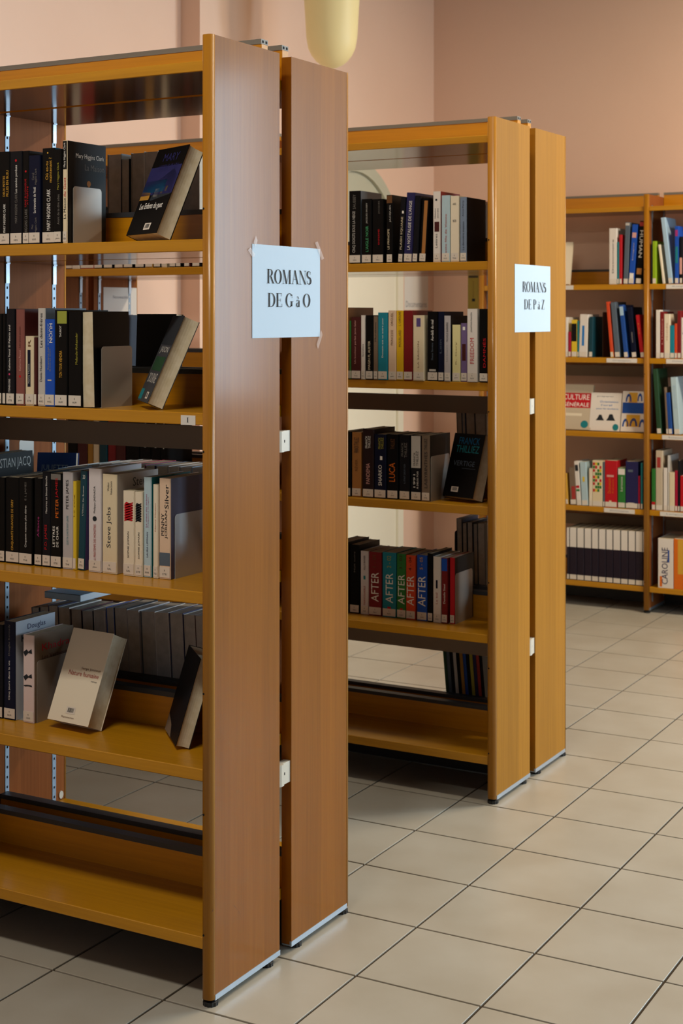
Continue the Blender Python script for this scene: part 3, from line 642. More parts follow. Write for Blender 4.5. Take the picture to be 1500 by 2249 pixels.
 (-2.0579,0.0378,0.199,0.14,'cream','cream hardback with a small purple picture',{'dots': [('purple',0.89,0.5,0.014,0.026)],'t': [('LA SAISON','brown',0.2,0.6,0.42,0.55)]}),
 (-2.0109,0.0352,0.21,0.14,'black','black paperback with white title and white band',{'t': [('Au-delà du mal','white',0.58,0.88,0.35,0.6),('Shane Stevens','slate',0.3,0.55,0.38,0.56)],'dots': [('lightgrey',0.155,0.5,0.022,0.006)]}),
 (-1.9742,0.0197,0.21,0.14,'navydark','dark navy paperback squeezed beside grey spine',{'t': [('Loin','slate',0.4,0.6,0.3,0.6)]}),
 (-1.9537,0.0212,0.1976,0.14,'lavgrey','light grey paperback with black lettering',{'cov': 'ink','t': [('MICHELE BARRIERE','ink',0.6,0.9,0.35,0.65),('Les soupers','slate',0.3,0.55,0.35,0.6)]}),
 (-1.9277,0.0267,0.1703,0.11,'yellowpale','short pale yellow pocket book',{'t': [('R. Gary','brown',0.3,0.7,0.42,0.6)]}),
 (-1.9002,0.0217,0.1751,0.11,'lilac','purple pocket book with small portrait',{'dots': [('white',0.91,0.5,0.008,0.01),('maroon',0.5,0.5,0.012,0.05)]}),
 (-1.877,0.0334,0.218,0.14,'offwhite','white paperback with large red lettering',{'t': [('FREEDOM','red',0.25,0.6,0.3,0.7),('JONATHAN FRANZEN','ink',0.68,0.95,0.35,0.55)],'dots': [('ink',0.09,0.5,0.014,0.004),('ink',0.09,0.5,0.004,0.014)]}),
 (-1.8377,0.028,0.2179,0.14,'black','black paperback with red lettering against end panel',{'t': [('DAMNÉS','red',0.2,0.6,0.4,0.75)]})]),
('B3',4.13,0.892,[(-2.3194,0.0319,0.2033,0.145,'black','black book behind the front panel edge',{}),
 (-2.2858,0.0333,0.2017,0.145,'tan','tan-brown paperback with dark lettering',{'t': [('FRANCK THILLIEZ','ink',0.68,0.92,0.25,0.75),('RÊVER','brown',0.4,0.58,0.3,0.65)]}),
 (-2.246,0.0387,0.2133,0.145,'darkmaroon','black and dark red paperback with reddish lettering',{'t': [('PANDEMIA','rose',0.2,0.5,0.32,0.66),('FRANCK','white',0.72,0.9,0.25,0.45),('THILLIEZ','white',0.72,0.9,0.52,0.72)]}),
 (-2.2057,0.0415,0.1986,0.145,'navydark','navy paperback with white capital lettering',{'t': [('SHARKO','white',0.2,0.52,0.36,0.66),('FRANCK','olive',0.77,0.95,0.35,0.55),('THILLIEZ','olive',0.77,0.95,0.6,0.8)],'dots': [('white',0.63,0.6,0.008,0.012)]}),
 (-2.161,0.0372,0.2002,0.145,'black','black paperback with large orange lettering',{'t': [('LUCA','orange',0.27,0.56,0.2,0.75),('THILLIEZ','brown',0.77,0.93,0.35,0.7)]}),
 (-2.1198,0.0361,0.1997,0.145,'ink','near-black paperback with grey lettering',{'t': [('FRANCK','grey',0.67,0.88,0.2,0.4),('THILLIEZ','grey',0.65,0.88,0.5,0.75),('IL ÉTAIT DEUX FOIS','slate',0.25,0.55,0.4,0.6)]}),
 (-2.0795,0.0347,0.1999,0.145,'ink','paperback with white upper spine and black lower half',{'box': ('lightgrey',0.5,0.99,0.02,0.98),'t': [('FRANCK','ink',0.53,0.74,0.25,0.45),('THILLIEZ','ink',0.53,0.76,0.52,0.75),('1991','white',0.2,0.4,0.25,0.45),('À DEUX FOIS','white',0.18,0.45,0.55,0.75)]}),
 (-2.0425,0.0281,0.2012,0.145,'taupe','taupe paperback with dark capital lettering and black cover',{'cov': 'black','t': [('LABYRINTHES','ink',0.2,0.75,0.35,0.72),('THILLIEZ','ink',0.78,0.95,0.35,0.7)]})]),
('B4',4.195,0.512,[(-2.3759,0.0434,0.2249,0.14,'black','black book behind the front panel edge',{}),
 (-2.3301,0.0347,0.2178,0.14,'black','black paperback leftmost beside pale spine',{'t': [('Nuit noire','grey',0.6,0.9,0.45,0.6)]}),
 (-2.2904,0.0292,0.2004,0.14,'lavender','pale mauve paperback with red and black lettering',{'t': [('INAVOUABLE','redbrown',0.15,0.45,0.4,0.6),('KELLY RIMMER','ink',0.7,0.93,0.4,0.6)],'dots': [('teal',0.58,0.5,0.007,0.012)]}),
 (-2.26,0.0456,0.2005,0.14,'darkred','dark red paperback with large white lettering',{'t': [('AFTER','white',0.22,0.68,0.2,0.78),('1 - 01','brown',0.76,0.95,0.3,0.6)]}),
 (-2.2112,0.0484,0.2029,0.14,'tealbright','teal paperback with large white lettering',{'t': [('AFTER','white',0.22,0.68,0.25,0.78),('2 - 02','olive',0.76,0.95,0.35,0.65)],'dots': [('red',0.13,0.5,0.012,0.012)]}),
 (-2.1612,0.0328,0.2019,0.14,'green','green paperback with large white lettering',{'t': [('AFTER','white',0.22,0.68,0.15,0.85),('3 - 03','maroon',0.76,0.97,0.3,0.6)],'dots': [('red',0.13,0.5,0.01,0.01)]}),
 (-2.1272,0.0328,0.2003,0.14,'vermilion','orange-red paperback with large white lettering',{'t': [('AFTER','white',0.22,0.68,0.1,0.85),('4 - 04','maroon',0.76,0.97,0.3,0.6)]}),
 (-2.0901,0.0351,0.2033,0.14,'blue','bright blue paperback with large white lettering',{'t': [('AFTER','white',0.22,0.68,0.12,0.85),('5 - 05','gold',0.78,0.97,0.3,0.6)]}),
 (-2.0534,0.0183,0.2111,0.14,'black','thin black paperback beside blue spine',{}),
 (-2.0331,0.0265,0.2032,0.14,'offwhite','white paperback with a dark bar on its spine',{'dots': [('navydark',0.58,0.48,0.006,0.026)],'t': [('Le bal','redbrown',0.28,0.45,0.35,0.6)]}),
 (-2.0051,0.0209,0.201,0.14,'darkred','dark red paperback with blue spine top',{'box': ('blue',0.8,0.99,0.02,0.98),'t': [('Danielle Steel','white',0.3,0.6,0.35,0.65)]}),
 (-1.9788,0.0169,0.2029,0.14,'red','bright red paperback with black cover',{'cov': 'black'})]),
('b1',4.115,1.621,[(-3.4209,0.0305,0.2251,0.14,'maroon','',{}),
 (-3.3893,0.0321,0.2113,0.14,'creamy','',{}),
 (-3.353,0.0588,0.1969,0.14,'redbrown','',{}),
 (-3.2942,0.0357,0.2142,0.14,'black','',{}),
 (-3.2538,0.0378,0.2002,0.14,'ink','',{}),
 (-3.2084,0.0363,0.2174,0.14,'brown','',{}),
 (-3.1675,0.0377,0.2035,0.14,'black','',{}),
 (-3.1182,0.0374,0.1894,0.14,'navydark','',{}),
 (-3.0751,0.0314,0.2065,0.14,'ochre','',{}),
 (-3.0409,0.0283,0.1931,0.14,'ink','',{}),
 (-3.0109,0.0209,0.2106,0.14,'cream','',{}),
 (-2.9759,0.0252,0.197,0.14,'ink','',{}),
 (-2.9491,0.0206,0.184,0.14,'black','',{}),
 (-2.9146,0.0221,0.201,0.14,'maroon','',{}),
 (-2.8842,0.0302,0.1877,0.14,'ink','',{})]),
('b3',4.13,0.892,[(-3.4252,0.0427,0.2301,0.145,'black','',{}),
 (-3.3805,0.0423,0.2267,0.145,'maroon','',{}),
 (-3.3362,0.024,0.2168,0.145,'ochre','',{}),
 (-3.3102,0.0259,0.2224,0.145,'cream','',{}),
 (-3.2823,0.0317,0.2328,0.145,'tealdark','',{}),
 (-3.2486,0.0354,0.2371,0.145,'darkred','',{}),
 (-3.2113,0.0391,0.2289,0.145,'maroon','',{}),
 (-3.1702,0.0561,0.2337,0.145,'black','',{}),
 (-3.1122,0.046,0.2384,0.145,'black','',{'t': [('Mankell','white',0.5,0.9,0.4,0.6)]}),
 (-3.0644,0.0399,0.2383,0.145,'black','',{'t': [('Nesbø','white',0.5,0.9,0.4,0.6)]}),
 (-3.0226,0.0283,0.2349,0.145,'black','',{'t': [('Läckberg','white',0.5,0.9,0.4,0.6)]})]),
('C1',7.105,1.612,[(-2.4839,0.0385,0.2756,0.17,'offwhite','white book with a thin printed line,leftmost upright book',{'t': [('Dictionnaire','ink',0.2,0.8,0.4,0.6)]}),
 (-2.4442,0.0105,0.2072,0.17,'teal','thin teal book between white and red spines',{}),
 (-2.4326,0.0139,0.2426,0.17,'red','thin red book',{}),
 (-2.4118,0.0231,0.3021,0.17,'slate','grey-purple book with a pale spine top',{'lean': 2,'box': ('lightgrey',0.95,0.99,0.05,0.95)}),
 (-2.3863,0.0276,0.291,0.17,'blue','blue book with a white emblem',{'lean': 4,'t': [('Imagier','lightgrey',0.4,0.7,0.4,0.65)],'dots': [('rose',0.82,0.5,0.02,0.025),('white',0.13,0.5,0.02,0.03)]}),
 (-2.3495,0.0275,0.3068,0.17,'black','black book with large white lettering',{'lean': 4,'t': [('HUMAN','white',0.42,0.85,0.2,0.8,'d')],'dots': [('tan',0.2,0.5,0.025,0.03),('redbrown',0.95,0.5,0.03,0.02)]})]),
('D1',7.105,1.612,[(-2.265,0.0186,0.2073,0.17,'limegreen','lime green book with yellow foot',{'box': ('yellow',0.0,0.13,0.02,0.98)}),
 (-2.2141,0.0113,0.1907,0.17,'creamy','thin cream book leaning left',{'lean': -7}),
 (-2.1849,0.0213,0.3216,0.17,'skyblue','tall pale blue book leaning left',{'lean': -7}),
 (-2.1546,0.019,0.2769,0.17,'blue','dark blue book with magenta mark',{'dots': [('magenta',0.88,0.45,0.012,0.03),('teal',0.5,0.5,0.012,0.08)]}),
 (-2.1312,0.0134,0.226,0.17,'ink','black book with pink foot',{'box': ('rose',0.2,0.55,0.05,0.95)})]),
('C2',7.105,1.252,[(-2.7261,0.0265,0.1983,0.16,'offwhite','white book half hidden by the end panel',{}),
 (-2.6972,0.0144,0.1257,0.16,'crimson','short crimson book',{}),
 (-2.6804,0.0287,0.1848,0.16,'yellow','black and yellow book',{'box': ('black',0.42,0.9,0.02,0.98)}),
 (-2.6493,0.0072,0.1803,0.16,'teal','thin teal book',{}),
 (-2.6409,0.0428,0.212,0.16,'offwhite','white book with a blue stripe',{'lean': 1.5,'dots': [('blueline',0.5,0.45,0.012,0.1)]}),
 (-2.5898,0.0189,0.2007,0.16,'tealdark','dark green book',{'lean': 1}),
 (-2.4769,0.0163,0.2746,0.16,'vermilion','orange book with yellow foot leaning left',{'lean': -5,'box': ('yellow',0.0,0.1,0.02,0.98)}),
 (-2.4535,0.0256,0.2723,0.16,'slate','grey magazine leaning left',{'lean': -5}),
 (-2.4071,0.0208,0.2587,0.16,'royal','blue book leaning left',{'lean': -6,'box': ('skyblue',0.8,0.97,0.05,0.95)}),
 (-2.3679,0.0241,0.2475,0.16,'navydark','navy book leaning left',{'lean': -6,'t': [('Histoire','lightgrey',0.3,0.5,0.4,0.6,'d')]}),
 (-2.3243,0.0194,0.2097,0.16,'red','red book leaning left',{'lean': -7,'t': [('Les','gold',0.55,0.8,0.4,0.6,'d')]})]),
('D2',7.105,1.252,[(-2.2478,0.0197,0.2339,0.16,'offwhite','white book leftmost of its row',{}),
 (-2.2272,0.0194,0.2251,0.16,'darkred','dark red book with pale lettering',{'t': [('L Histoire','rose',0.3,0.85,0.4,0.7)]}),
 (-2.2071,0.0279,0.2141,0.16,'creamy','cream book with faint lettering',{'t': [('Guide','tan',0.4,0.8,0.4,0.6)]}),
 (-2.1784,0.0215,0.1592,0.16,'tealbright','short teal book',{}),
 (-2.1562,0.0134,0.168,0.16,'vermilion','short red-orange book',{}),
 (-2.1419,0.0174,0.2294,0.16,'darkred','tall dark red book near the picture edge',{}),
 (-2.1234,0.0267,0.1966,0.16,'offwhite','white book at the picture edge',{'t': [('Bac','royal',0.6,0.75,0.3,0.7)]})]),
('D3',7.105,0.885,[(-2.2424,0.0226,0.3145,0.16,'greendark','tall dark green book leaning left',{'lean': -4}),
 (-2.1961,0.0101,0.2272,0.16,'taupe','thin brown book leaning left',{'lean': -3}),
 (-2.1849,0.0191,0.2013,0.16,'royal','blue book leaning left',{'lean': -4}),
 (-2.1568,0.029,0.2766,0.16,'paleblue','white book with pale blue lettering leaning left',{'lean': -4,'t': [('FINANCE','skyblue',0.45,0.85,0.3,0.7,'d')]})]),
('C4',7.105,0.515,[(-2.7092,0.012,0.1555,0.15,'gold','orange book beside the end panel',{'lean': -3}),
 (-2.6852,0.0311,0.1844,0.15,'taupe','grey book with a red box',{'lean': -3,'box': ('redbrown',0.15,0.5,0.3,0.95)}),
 (-2.6517,0.0227,0.2176,0.15,'offwhite','white book with black and red spots',{'lean': -4,'dots': [('ink',0.85,0.5,0.016,0.03),('red',0.42,0.5,0.018,0.012),('green',0.34,0.5,0.018,0.01)]}),
 (-2.6254,0.0321,0.2168,0.15,'paleblue','pale book with yellow mark leaning left',{'lean': -3,'dots': [('yellow',0.6,0.5,0.01,0.025)]}),
 (-2.5886,0.0166,0.1866,0.15,'creamy','short cream book',{}),
 (-2.5709,0.0518,0.2267,0.15,'cream','thick book patterned with coloured puzzle pieces',{'puz': 1}),
 (-2.5167,0.0094,0.2215,0.15,'slate','thin grey book beside red spine',{}),
 (-2.5061,0.0619,0.23,0.15,'red','thick red dictionary',{'t': [('Dictionnaire','orange',0.3,0.62,0.25,0.5),('français','orange',0.3,0.6,0.6,0.75)],'dots': [('rose',0.67,0.45,0.035,0.01),('cream',0.1,0.45,0.012,0.02)]}),
 (-2.4396,0.0371,0.1968,0.15,'green','green dictionary with a white band',{'box': ('offwhite',0.83,0.98,0.03,0.97),'t': [('Larousse','offwhite',0.42,0.78,0.35,0.65)]}),
 (-2.4002,0.0622,0.2305,0.15,'navy','thick navy dictionary with white label',{'dots': [('offwhite',0.08,0.45,0.033,0.02),('slate',0.8,0.4,0.025,0.012)]}),
 (-2.3369,0.0092,0.1613,0.15,'crimson','thin crimson book with orange foot',{}),
 (-2.3243,0.0103,0.2263,0.15,'teal','thin pale teal book',{})]),
('D4',7.105,0.515,[(-2.2696,0.0193,0.2004,0.16,'green','green and red book',{'box': ('red',0.0,0.2,0.02,0.98)}),
 (-2.2485,0.0332,0.29,0.16,'taupepale','tall beige book with a brown box',{'dots': [('redbrown',0.8,0.45,0.018,0.05)]}),
 (-2.2107,0.018,0.2077,0.16,'offwhite','white book beside beige spine',{}),
 (-2.1905,0.0079,0.2678,0.16,'lightgrey','tall thin grey book',{}),
 (-2.1815,0.0258,0.1874,0.16,'cream','short cream book beside crimson spine',{}),
 (-2.1546,0.0134,0.1973,0.16,'crimson','crimson book with pale lettering',{}),
 (-2.1401,0.01,0.2461,0.16,'ink','thin black book',{}),
 (-2.1278,0.0311,0.1728,0.16,'red','red book at the picture edge',{})]),
('C5',7.105,0.142,[(-2.7049,0.0132,0.2583,0.2,'aubergine','',{'box': ('offwhite',0.63,1.0,-0.01,1.01),'enc': 1}),
 (-2.6898,0.0369,0.2593,0.2,'aubergine','',{'box': ('offwhite',0.63,1.0,-0.01,1.01),'enc': 1}),
 (-2.651,0.0367,0.2598,0.2,'aubergine','',{'box': ('offwhite',0.63,1.0,-0.01,1.01),'enc': 1}),
 (-2.6123,0.0365,0.2604,0.2,'aubergine','',{'box': ('offwhite',0.63,1.0,-0.01,1.01),'enc': 1}),
 (-2.5739,0.0342,0.2608,0.2,'aubergine','',{'box': ('offwhite',0.63,1.0,-0.01,1.01),'enc': 1}),
 (-2.5378,0.0362,0.2614,0.2,'aubergine','',{'box': ('offwhite',0.63,1.0,-0.01,1.01),'enc': 1}),
 (-2.4998,0.0339,0.2619,0.2,'aubergine','',{'box': ('offwhite',0.63,1.0,-0.01,1.01),'enc': 1}),
 (-2.464,0.0379,0.2625,0.2,'aubergine','',{'box': ('offwhite',0.63,1.0,-0.01,1.01),'enc': 1}),
 (-2.4243,0.0356,0.263,0.2,'aubergine','',{'box': ('offwhite',0.63,1.0,-0.01,1.01),'enc': 1}),
 (-2.3868,0.0355,0.2635,0.2,'aubergine','',{'box': ('offwhite',0.63,1.0,-0.01,1.01),'enc': 1}),
 (-2.3495,0.0353,0.2641,0.2,'aubergine','',{'box': ('offwhite',0.63,1.0,-0.01,1.01),'enc': 1}),
 (-2.3124,0.0113,0.2637,0.2,'aubergine','',{'box': ('offwhite',0.63,1.0,-0.01,1.01),'enc': 1})]),
('D5',7.105,0.142,[(-2.2378,0.0754,0.2378,0.2,'offwhite','thick white book with blue serif lettering',{'t': [('CAROLINE','navy',0.08,0.82,0.25,0.65)],'dots': [('orange',0.13,0.2,0.012,0.05),('royal',0.65,0.7,0.008,0.06)],'lab': 0}),
 (-2.1602,0.068,0.241,0.2,'orange','thick orange and yellow book',{'box': ('gold',0.3,0.99,0.3,0.98),'lab': 0})])]

for key, ys, zs, rows in BOOKS:
    far = key[0] in 'CD'
    for n, (x0, w, h, d, col, desc, o) in enumerate(rows):
        if key == 'C5': lab = f'{ORD[n]} white-topped dark encyclopedia volume from the left, bottom row of wall bookcase'
        elif key == 'b1': lab = f'{ORD[n]} labelled book from the left, far bay of middle bookcase, top row'
        elif key == 'b3': lab = f'{ORD[n]} dark-row book from the left, far bay of middle bookcase, third row'
        else: lab = f'{desc}, {WHERE[key]}'
        grp = {'A': 'books on the front bookcase', 'B': 'books on the middle bookcase', 'b': 'books in the far bay of the middle bookcase', 'C': 'books in the left bay of the wall bookcase', 'D': 'books in the right bay of the wall bookcase'}[key[0]]
        cd = '' if (far or key[0] == 'b') else random.choice(CODES)
        book(lab, x0, ys+(0 if far else random.uniform(-.003, .003)), zs, w-.0004, d, h, col, o, cd, group=grp)

# books of the rear faces, seen from behind with their page edges toward the camera
def back_row(key, y, z, rows, cols, desc, lean=0, d=.13, pages=None, grp=''):
    for n, (x0, w, h) in enumerate(rows):
        book(f'{ORD[n]} {desc}', x0, y+random.uniform(0, .006), z, w-.0006, d, h, cols[n % len(cols)], dict(lean=lean, lab=0), None, back=True, group=grp, pages=pages)
back_row('a1', 2.956, 1.621, [(-2.328,.0436,.236),(-2.283,.0251,.222),(-2.2566,.0407,.236),(-2.2152,.0423,.237),(-2.1715,.0338,.229),(-2.1364,.0361,.229),(-2.099,.0489,.223)],
 ['slate','navydark','lightgrey','offwhite','ink','maroon','creamy'], 'book from the left with page edges out, rear of front bookcase, top row', pages=M_PAGESHADE, grp='books on the rear side of the front bookcase')
back_row('a2', 2.956, 1.2555, [(-2.56,.034,.205),(-2.525,.03,.21),(-2.494,.04,.2),(-2.453,.028,.208),(-2.424,.036,.203),(-2.387,.04,.206),(-2.346,.03,.2),(-2.315,.036,.205)],
 ['ink','navydark','maroon','slate','black','brown'], 'book from the left with page edges out, rear of front bookcase, second row', pages=M_PAGESHADE, grp='books on the rear side of the front bookcase')
back_row('a3', 2.956, .879, [(-2.4838,.025,.195),(-2.4574,.0349,.2),(-2.421,.0303,.203),(-2.3893,.0343,.209),(-2.3535,.034,.212),(-2.3181,.0295,.215),(-2.2872,.0376,.215),(-2.2482,.0372,.217),(-2.2097,.0287,.216),(-2.1797,.0365,.216),(-2.1418,.0308,.217),(-2.1096,.0332,.217),(-2.0751,.0355,.218)],
 ['skyblue','offwhite','ink','paleblue','offwhite','lightgrey','rose','crimson','navy','slate','offwhite','lavgrey'], 'book from the left with page edges out, rear of front bookcase, third row', pages=M_PAGESHADE, grp='books on the rear side of the front bookcase')
back_row('a4', 2.956, .507, [(-2.5597,.0254,.209),(-2.5328,.0282,.213),(-2.503,.0324,.219),(-2.4691,.0351,.218),(-2.4326,.0347,.217),(-2.3965,.0358,.216),(-2.3592,.0355,.222),(-2.3223,.0253,.23),(-2.2956,.0397,.233),(-2.2545,.0373,.232),(-2.2159,.043,.232),(-2.1715,.0411,.234),(-2.129,.0407,.236),(-2.087,.0336,.236),(-2.0521,.0333,.238)],
 ['slate','offwhite','navy','lightgrey','maroon','navydark','offwhite','blue','ink','lavgrey'], 'book from the left with page edges out, rear of front bookcase, fourth row', lean=-3, pages=M_PAGESHADE, grp='books on the rear side of the front bookcase')
back_row('bb1', 4.447, 1.621, [(-2.0342,.0226,.211),(-2.0101,.0225,.205),(-1.986,.0176,.195)], ['ink','brown','slate'], 'dark book from the left, rear of middle bookcase, top row', pages=pmat('dark_pages', '#4A4038', .8), grp='books on the rear side of the middle bookcase')
back_row('bb3', 4.447, .892, [(-2.0666,.0195,.277),(-2.0456,.0113,.273),(-2.0326,.0322,.281),(-1.9988,.0383,.278)], ['ink','slate','navydark','black'], 'tall book from the left, rear of middle bookcase, third row', lean=-2, pages=M_PAGESHADE, grp='books on the rear side of the middle bookcase')
back_row('bb4', 4.447, .512, [(-2.0699,.0195,.287),(-2.0488,.0162,.274),(-2.031,.0193,.278),(-2.0101,.0144,.274),(-1.994,.0272,.278)], ['navydark','black','ink','slate','black'], 'tall book from the left, rear of middle bookcase, fourth row', lean=-1, pages=M_PAGESHADE, grp='books on the rear side of the middle bookcase')
albc = ['greendark','slate','ink','lightgrey','black','ochre','royal','black','olive','navy','redbrown','ink']
for i in range(12):
    book(f'{ORD[i]} thin comic album from the left, rear of middle bookcase, bottom row', -2.1025+.0117*i, 4.447, .152, .0104, .2, .27+.01*((i*7) % 4), albc[i], dict(lean=-5, lab=0), None, back=True, group='comic albums on the rear bottom shelf', pages=bm_(albc[i]), name='comic_album')

# backwards book on the second row, then covers turned to the viewer
book('cream page edges of a backwards black paperback, second row of front bookcase', -2.1347, 2.626, 1.2555, .0345, .13, .212, 'black', dict(lab=0, lean=-1.5), None, back=True, group='books on the front bookcase')
def faceout(label, x, y, z, yaw, lean, w, h, t, col, texts=(), pics=(), back='black', barcode=None, group=None, pages=None):
    """book leaning backwards with its front cover toward the viewer, spine on its left"""
    r = thing('book', label, 'book', (x, y, z+t*math.sin(lean)+.001), (0, 0, 0), group)
    r.rotation_mode = 'QUATERNION'
    r.rotation_quaternion = Matrix.Rotation(yaw, 4, 'Z').to_quaternion() @ Matrix.Rotation(-lean, 4, 'X').to_quaternion()
    c = .0012
    cv = MB().box(0, w, 0, c, 0, h).box(0, w, t-c, t, 0, h).box(0, c, c, t-c, 0, h)
    cv.build('cover', bm_(col), r)
    pg = MB(); n = 6   # page block with a slightly hollow fore-edge
    prof = [(c+.0002, c+.0002)]
    for i in range(n+1): a = i/n; prof.append((w-.002-.0035*math.sin(PI*a), c+.0002+(t-2*c-.0004)*a))
    prof.append((c+.0002, t-c-.0002)); pg.prism(prof, .001, h-.001).build('pages', pages or M_PAGES, r)
    for nm, cc, pts in pics:
        MB().poly([(a*w, -.0003, b*h) for a, b in pts]).build(nm, tm_(cc), r)
    for s, cc, a0, a1, f0, f1 in texts:
        text_obj('cover_title', s, (a1-a0)*w, (f1-f0)*h, lambda p, q: ((a0+a1)/2*w+p, -.0006, (f0+f1)/2*h+q), tm_(cc), r)
    if barcode:
        a, f = barcode; bc = MB().poly([(a*w-.014, -.0006, f*h-.008), (a*w+.014, -.0006, f*h-.008), (a*w+.014, -.0006, f*h+.008), (a*w-.014, -.0006, f*h+.008)]).build('barcode_sticker', M_LABEL, r)
        m = MB(); q = a*w-.009
        while q < a*w+.009:
            k = random.choice((.0006, .001, .0015)); m.poly([(q, -.0009, f*h-.0045), (q+k, -.0009, f*h-.0045), (q+k, -.0009, f*h+.0055), (q, -.0009, f*h+.0055)]); q += k+.0009
        m.build('barcode', M_PRINT, bc)
    return r
GA = 'books on the front bookcase'
R4 = lambda a0, a1, f0, f1: [(a0, f0), (a1, f0), (a1, f1), (a0, f1)]
faceout('leaning paperback with night-blue house cover, top row of front bookcase', -2.047, 2.668, 1.621, -.4433, .3995, .1396, .211, .0385, 'black',
 [('Les Enfants du guet', 'white', .12, .86, .27, .36), ('MARY', 'navy', .3, .8, .84, .93), ('HIGGINS CLARK', 'navy', .25, .9, .72, .8)],
 [('cover_picture', 'navy', R4(0, 1, .45, .78)), ('cover_picture', 'tealdeep', R4(0, .7, .48, .62)), ('cover_picture', 'ochre', [(0, .4), (.3, .4), (.3, .48), (0, .5)]),
  ('cover_picture', 'ink', [(.36, .38), (.96, .44), (.96, .66), (.8, .74), (.4, .62)]), ('cover_picture', 'lightgrey', R4(.42, .56, .42, .52)), ('cover_picture', 'yellow', R4(.62, .69, .46, .53)), ('cover_picture', 'yellow', R4(.74, .8, .48, .54))], barcode=(.62, .085), group=GA)
faceout('thick leaning paperback turned sideways beside end panel, second row of front bookcase', -2.058, 2.724, 1.2555, -.7784, .407, .1422, .2052, .0369, 'slateink',
 [('JASON', 'lightgrey', .2, .9, .55, .64), ('BOURNE', 'lightgrey', .2, .9, .22, .33)], [('cover_picture', 'greendark', R4(.1, .95, .36, .52)), ('cover_picture', 'teal', R4(0, .3, .02, .14)), ('cover_picture', 'ink', R4(0, 1, .66, 1))], barcode=(.72, .08), group=GA)
faceout('leaning cream paperback with red serif title, fourth row of front bookcase', -2.3007, 2.7023, .507, -.0807, .4173, .1278, .2143, .0488, 'creamy',
 [('Serge Joncour', 'brown', .47, .95, .565, .60), ('Nature humaine', 'redbrown', .2, .93, .50, .55), ('roman', 'grey', .78, .92, .455, .47), ('Flammarion', 'brown', .32, .62, .045, .065)], barcode=(.5, .13), group=GA)
faceout('leaning dark paperback half hidden by end panel, fourth row of front bookcase', -2.036, 2.798, .507, -.7824, .2866, .146, .1962, .0322, 'ink', [], [('cover_picture', 'taupe', [(0, 0), (.5, 0), (.35, .12), (0, .2)])], group=GA)
faceout('leaning black paperback with turquoise lettering, third row of middle bookcase', -1.9953, 4.1798, .892, -.2873, .3014, .1222, .1984, .0494, 'black',
 [('FRANCK', 'tealdeep', .2, .88, .83, .94), ('THILLIEZ', 'teal', .15, .9, .70, .81), ('VERTIGE', 'slate', .15, .85, .49, .57)], [('cover_rule', 'slate', R4(.45, .9, .45, .455))], barcode=(.36, .12), group='books on the middle bookcase')
GC = 'books in the left bay of the wall bookcase'
faceout('leaning beige book with red title block, third row, wall bookcase left bay', -2.759, 7.13, .885, 0, .22, .168, .228, .02, 'taupepale',
 [('CULTURE', 'white', .08, .9, .66, .78), ('GÉNÉRALE', 'white', .08, .9, .51, .62)], [('title_block', 'red', R4(.03, .97, .48, .81)), ('cover_band', 'creamy', R4(.15, .7, .3, .36)), ('sticker', 'teal', [(.8+.12*math.cos(2*PI*k/12), .12+.085*math.sin(2*PI*k/12)) for k in range(12)])], group=GC)
faceout('leaning white book with blue title and two figures, wall bookcase left bay', -2.598, 7.13, .885, 0, .2, .158, .19, .016, 'offwhite',
 [('Orientation', 'blueline', .3, .9, .74, .79), ("l'oral", 'blueline', .35, .7, .65, .70), ('pour les étudiants', 'blueline', .2, .92, .55, .60), ('préparer', 'slate', .2, .75, .88, .92)],
 [('figure_drawing', 'ink', [(.2, .27), (.48, .27), (.42, .34), (.38, .42), (.3, .42), (.26, .34)]), ('figure_drawing', 'ink', [(.54, .27), (.84, .27), (.78, .35), (.74, .44), (.64, .44), (.6, .35)]), ('sticker', 'teal', [(.86+.1*math.cos(2*PI*k/12), .1+.09*math.sin(2*PI*k/12)) for k in range(12)])], group=GC)
fo = [('cover_shape', 'gold', R4(.25, .6, .72, .97)), ('cover_band', 'royal', R4(.02, .99, .45, .72)), ('cover_shape', 'gold', R4(.2, .75, .12, .42))]
for cx, f, s in ((.18, .12, .13), (.5, .14, .16), (.85, .12, .13), (.25, .74, .12), (.7, .76, .1)):
    fo.append(('cover_shape', 'royal', [(cx+s*math.cos(PI*k/8), f+.2*math.sin(PI*k/8)) for k in range(9)]+[(cx+s*.5*math.cos(PI*k/8), f+.13*math.sin(PI*k/8)) for k in range(8, -1, -1)]))
faceout('leaning book with yellow and blue arch pattern, wall bookcase left bay', -2.4353, 7.13, .885, 0, .2, .127, .2, .02, 'offwhite', [], fo, group=GC)
faceout('leaning cream book half hidden by end panel, wall bookcase left bay', -2.8273, 7.13, 1.612, .1, .3, .125, .225, .012, 'creamy', group=GC)
faceout('blue paperback leaning askew on the rear shelf behind front bookcase', -2.59, 2.99, .879, .35, .12, .105, .225, .02, 'royal', [('JULIETTE', 'skyblue', .1, .8, .78, .86), ('BonellaLuna', 'skyblue', .1, .95, .66, .75)], group='books on the rear side of the front bookcase')
faceout('plain black book back turned to camera, rear of front bookcase, second row', -2.2561, 2.975, 1.2555, 0, .05, .118, .206, .03, 'black', group='books on the rear side of the front bookcase')
# slim book lying flat on top of the rear row
fl = thing('book', 'slim pale book lying flat on page edges, rear of front bookcase, fourth row', 'book', (-2.52, 2.95, .7465), group='books on the rear side of the front bookcase')
MB().box(0, .115, 0, .0012, 0, .0165).box(0, .115, 0, .15, .0155, .0165).box(0, .115, 0, .15, 0, .001).build('cover', bm_('skyblue'), fl)
MB().box(.001, .1145, .0014, .149, .0011, .0154).build('pages', pmat('pages_white', '#DDE3EA', .7), fl)

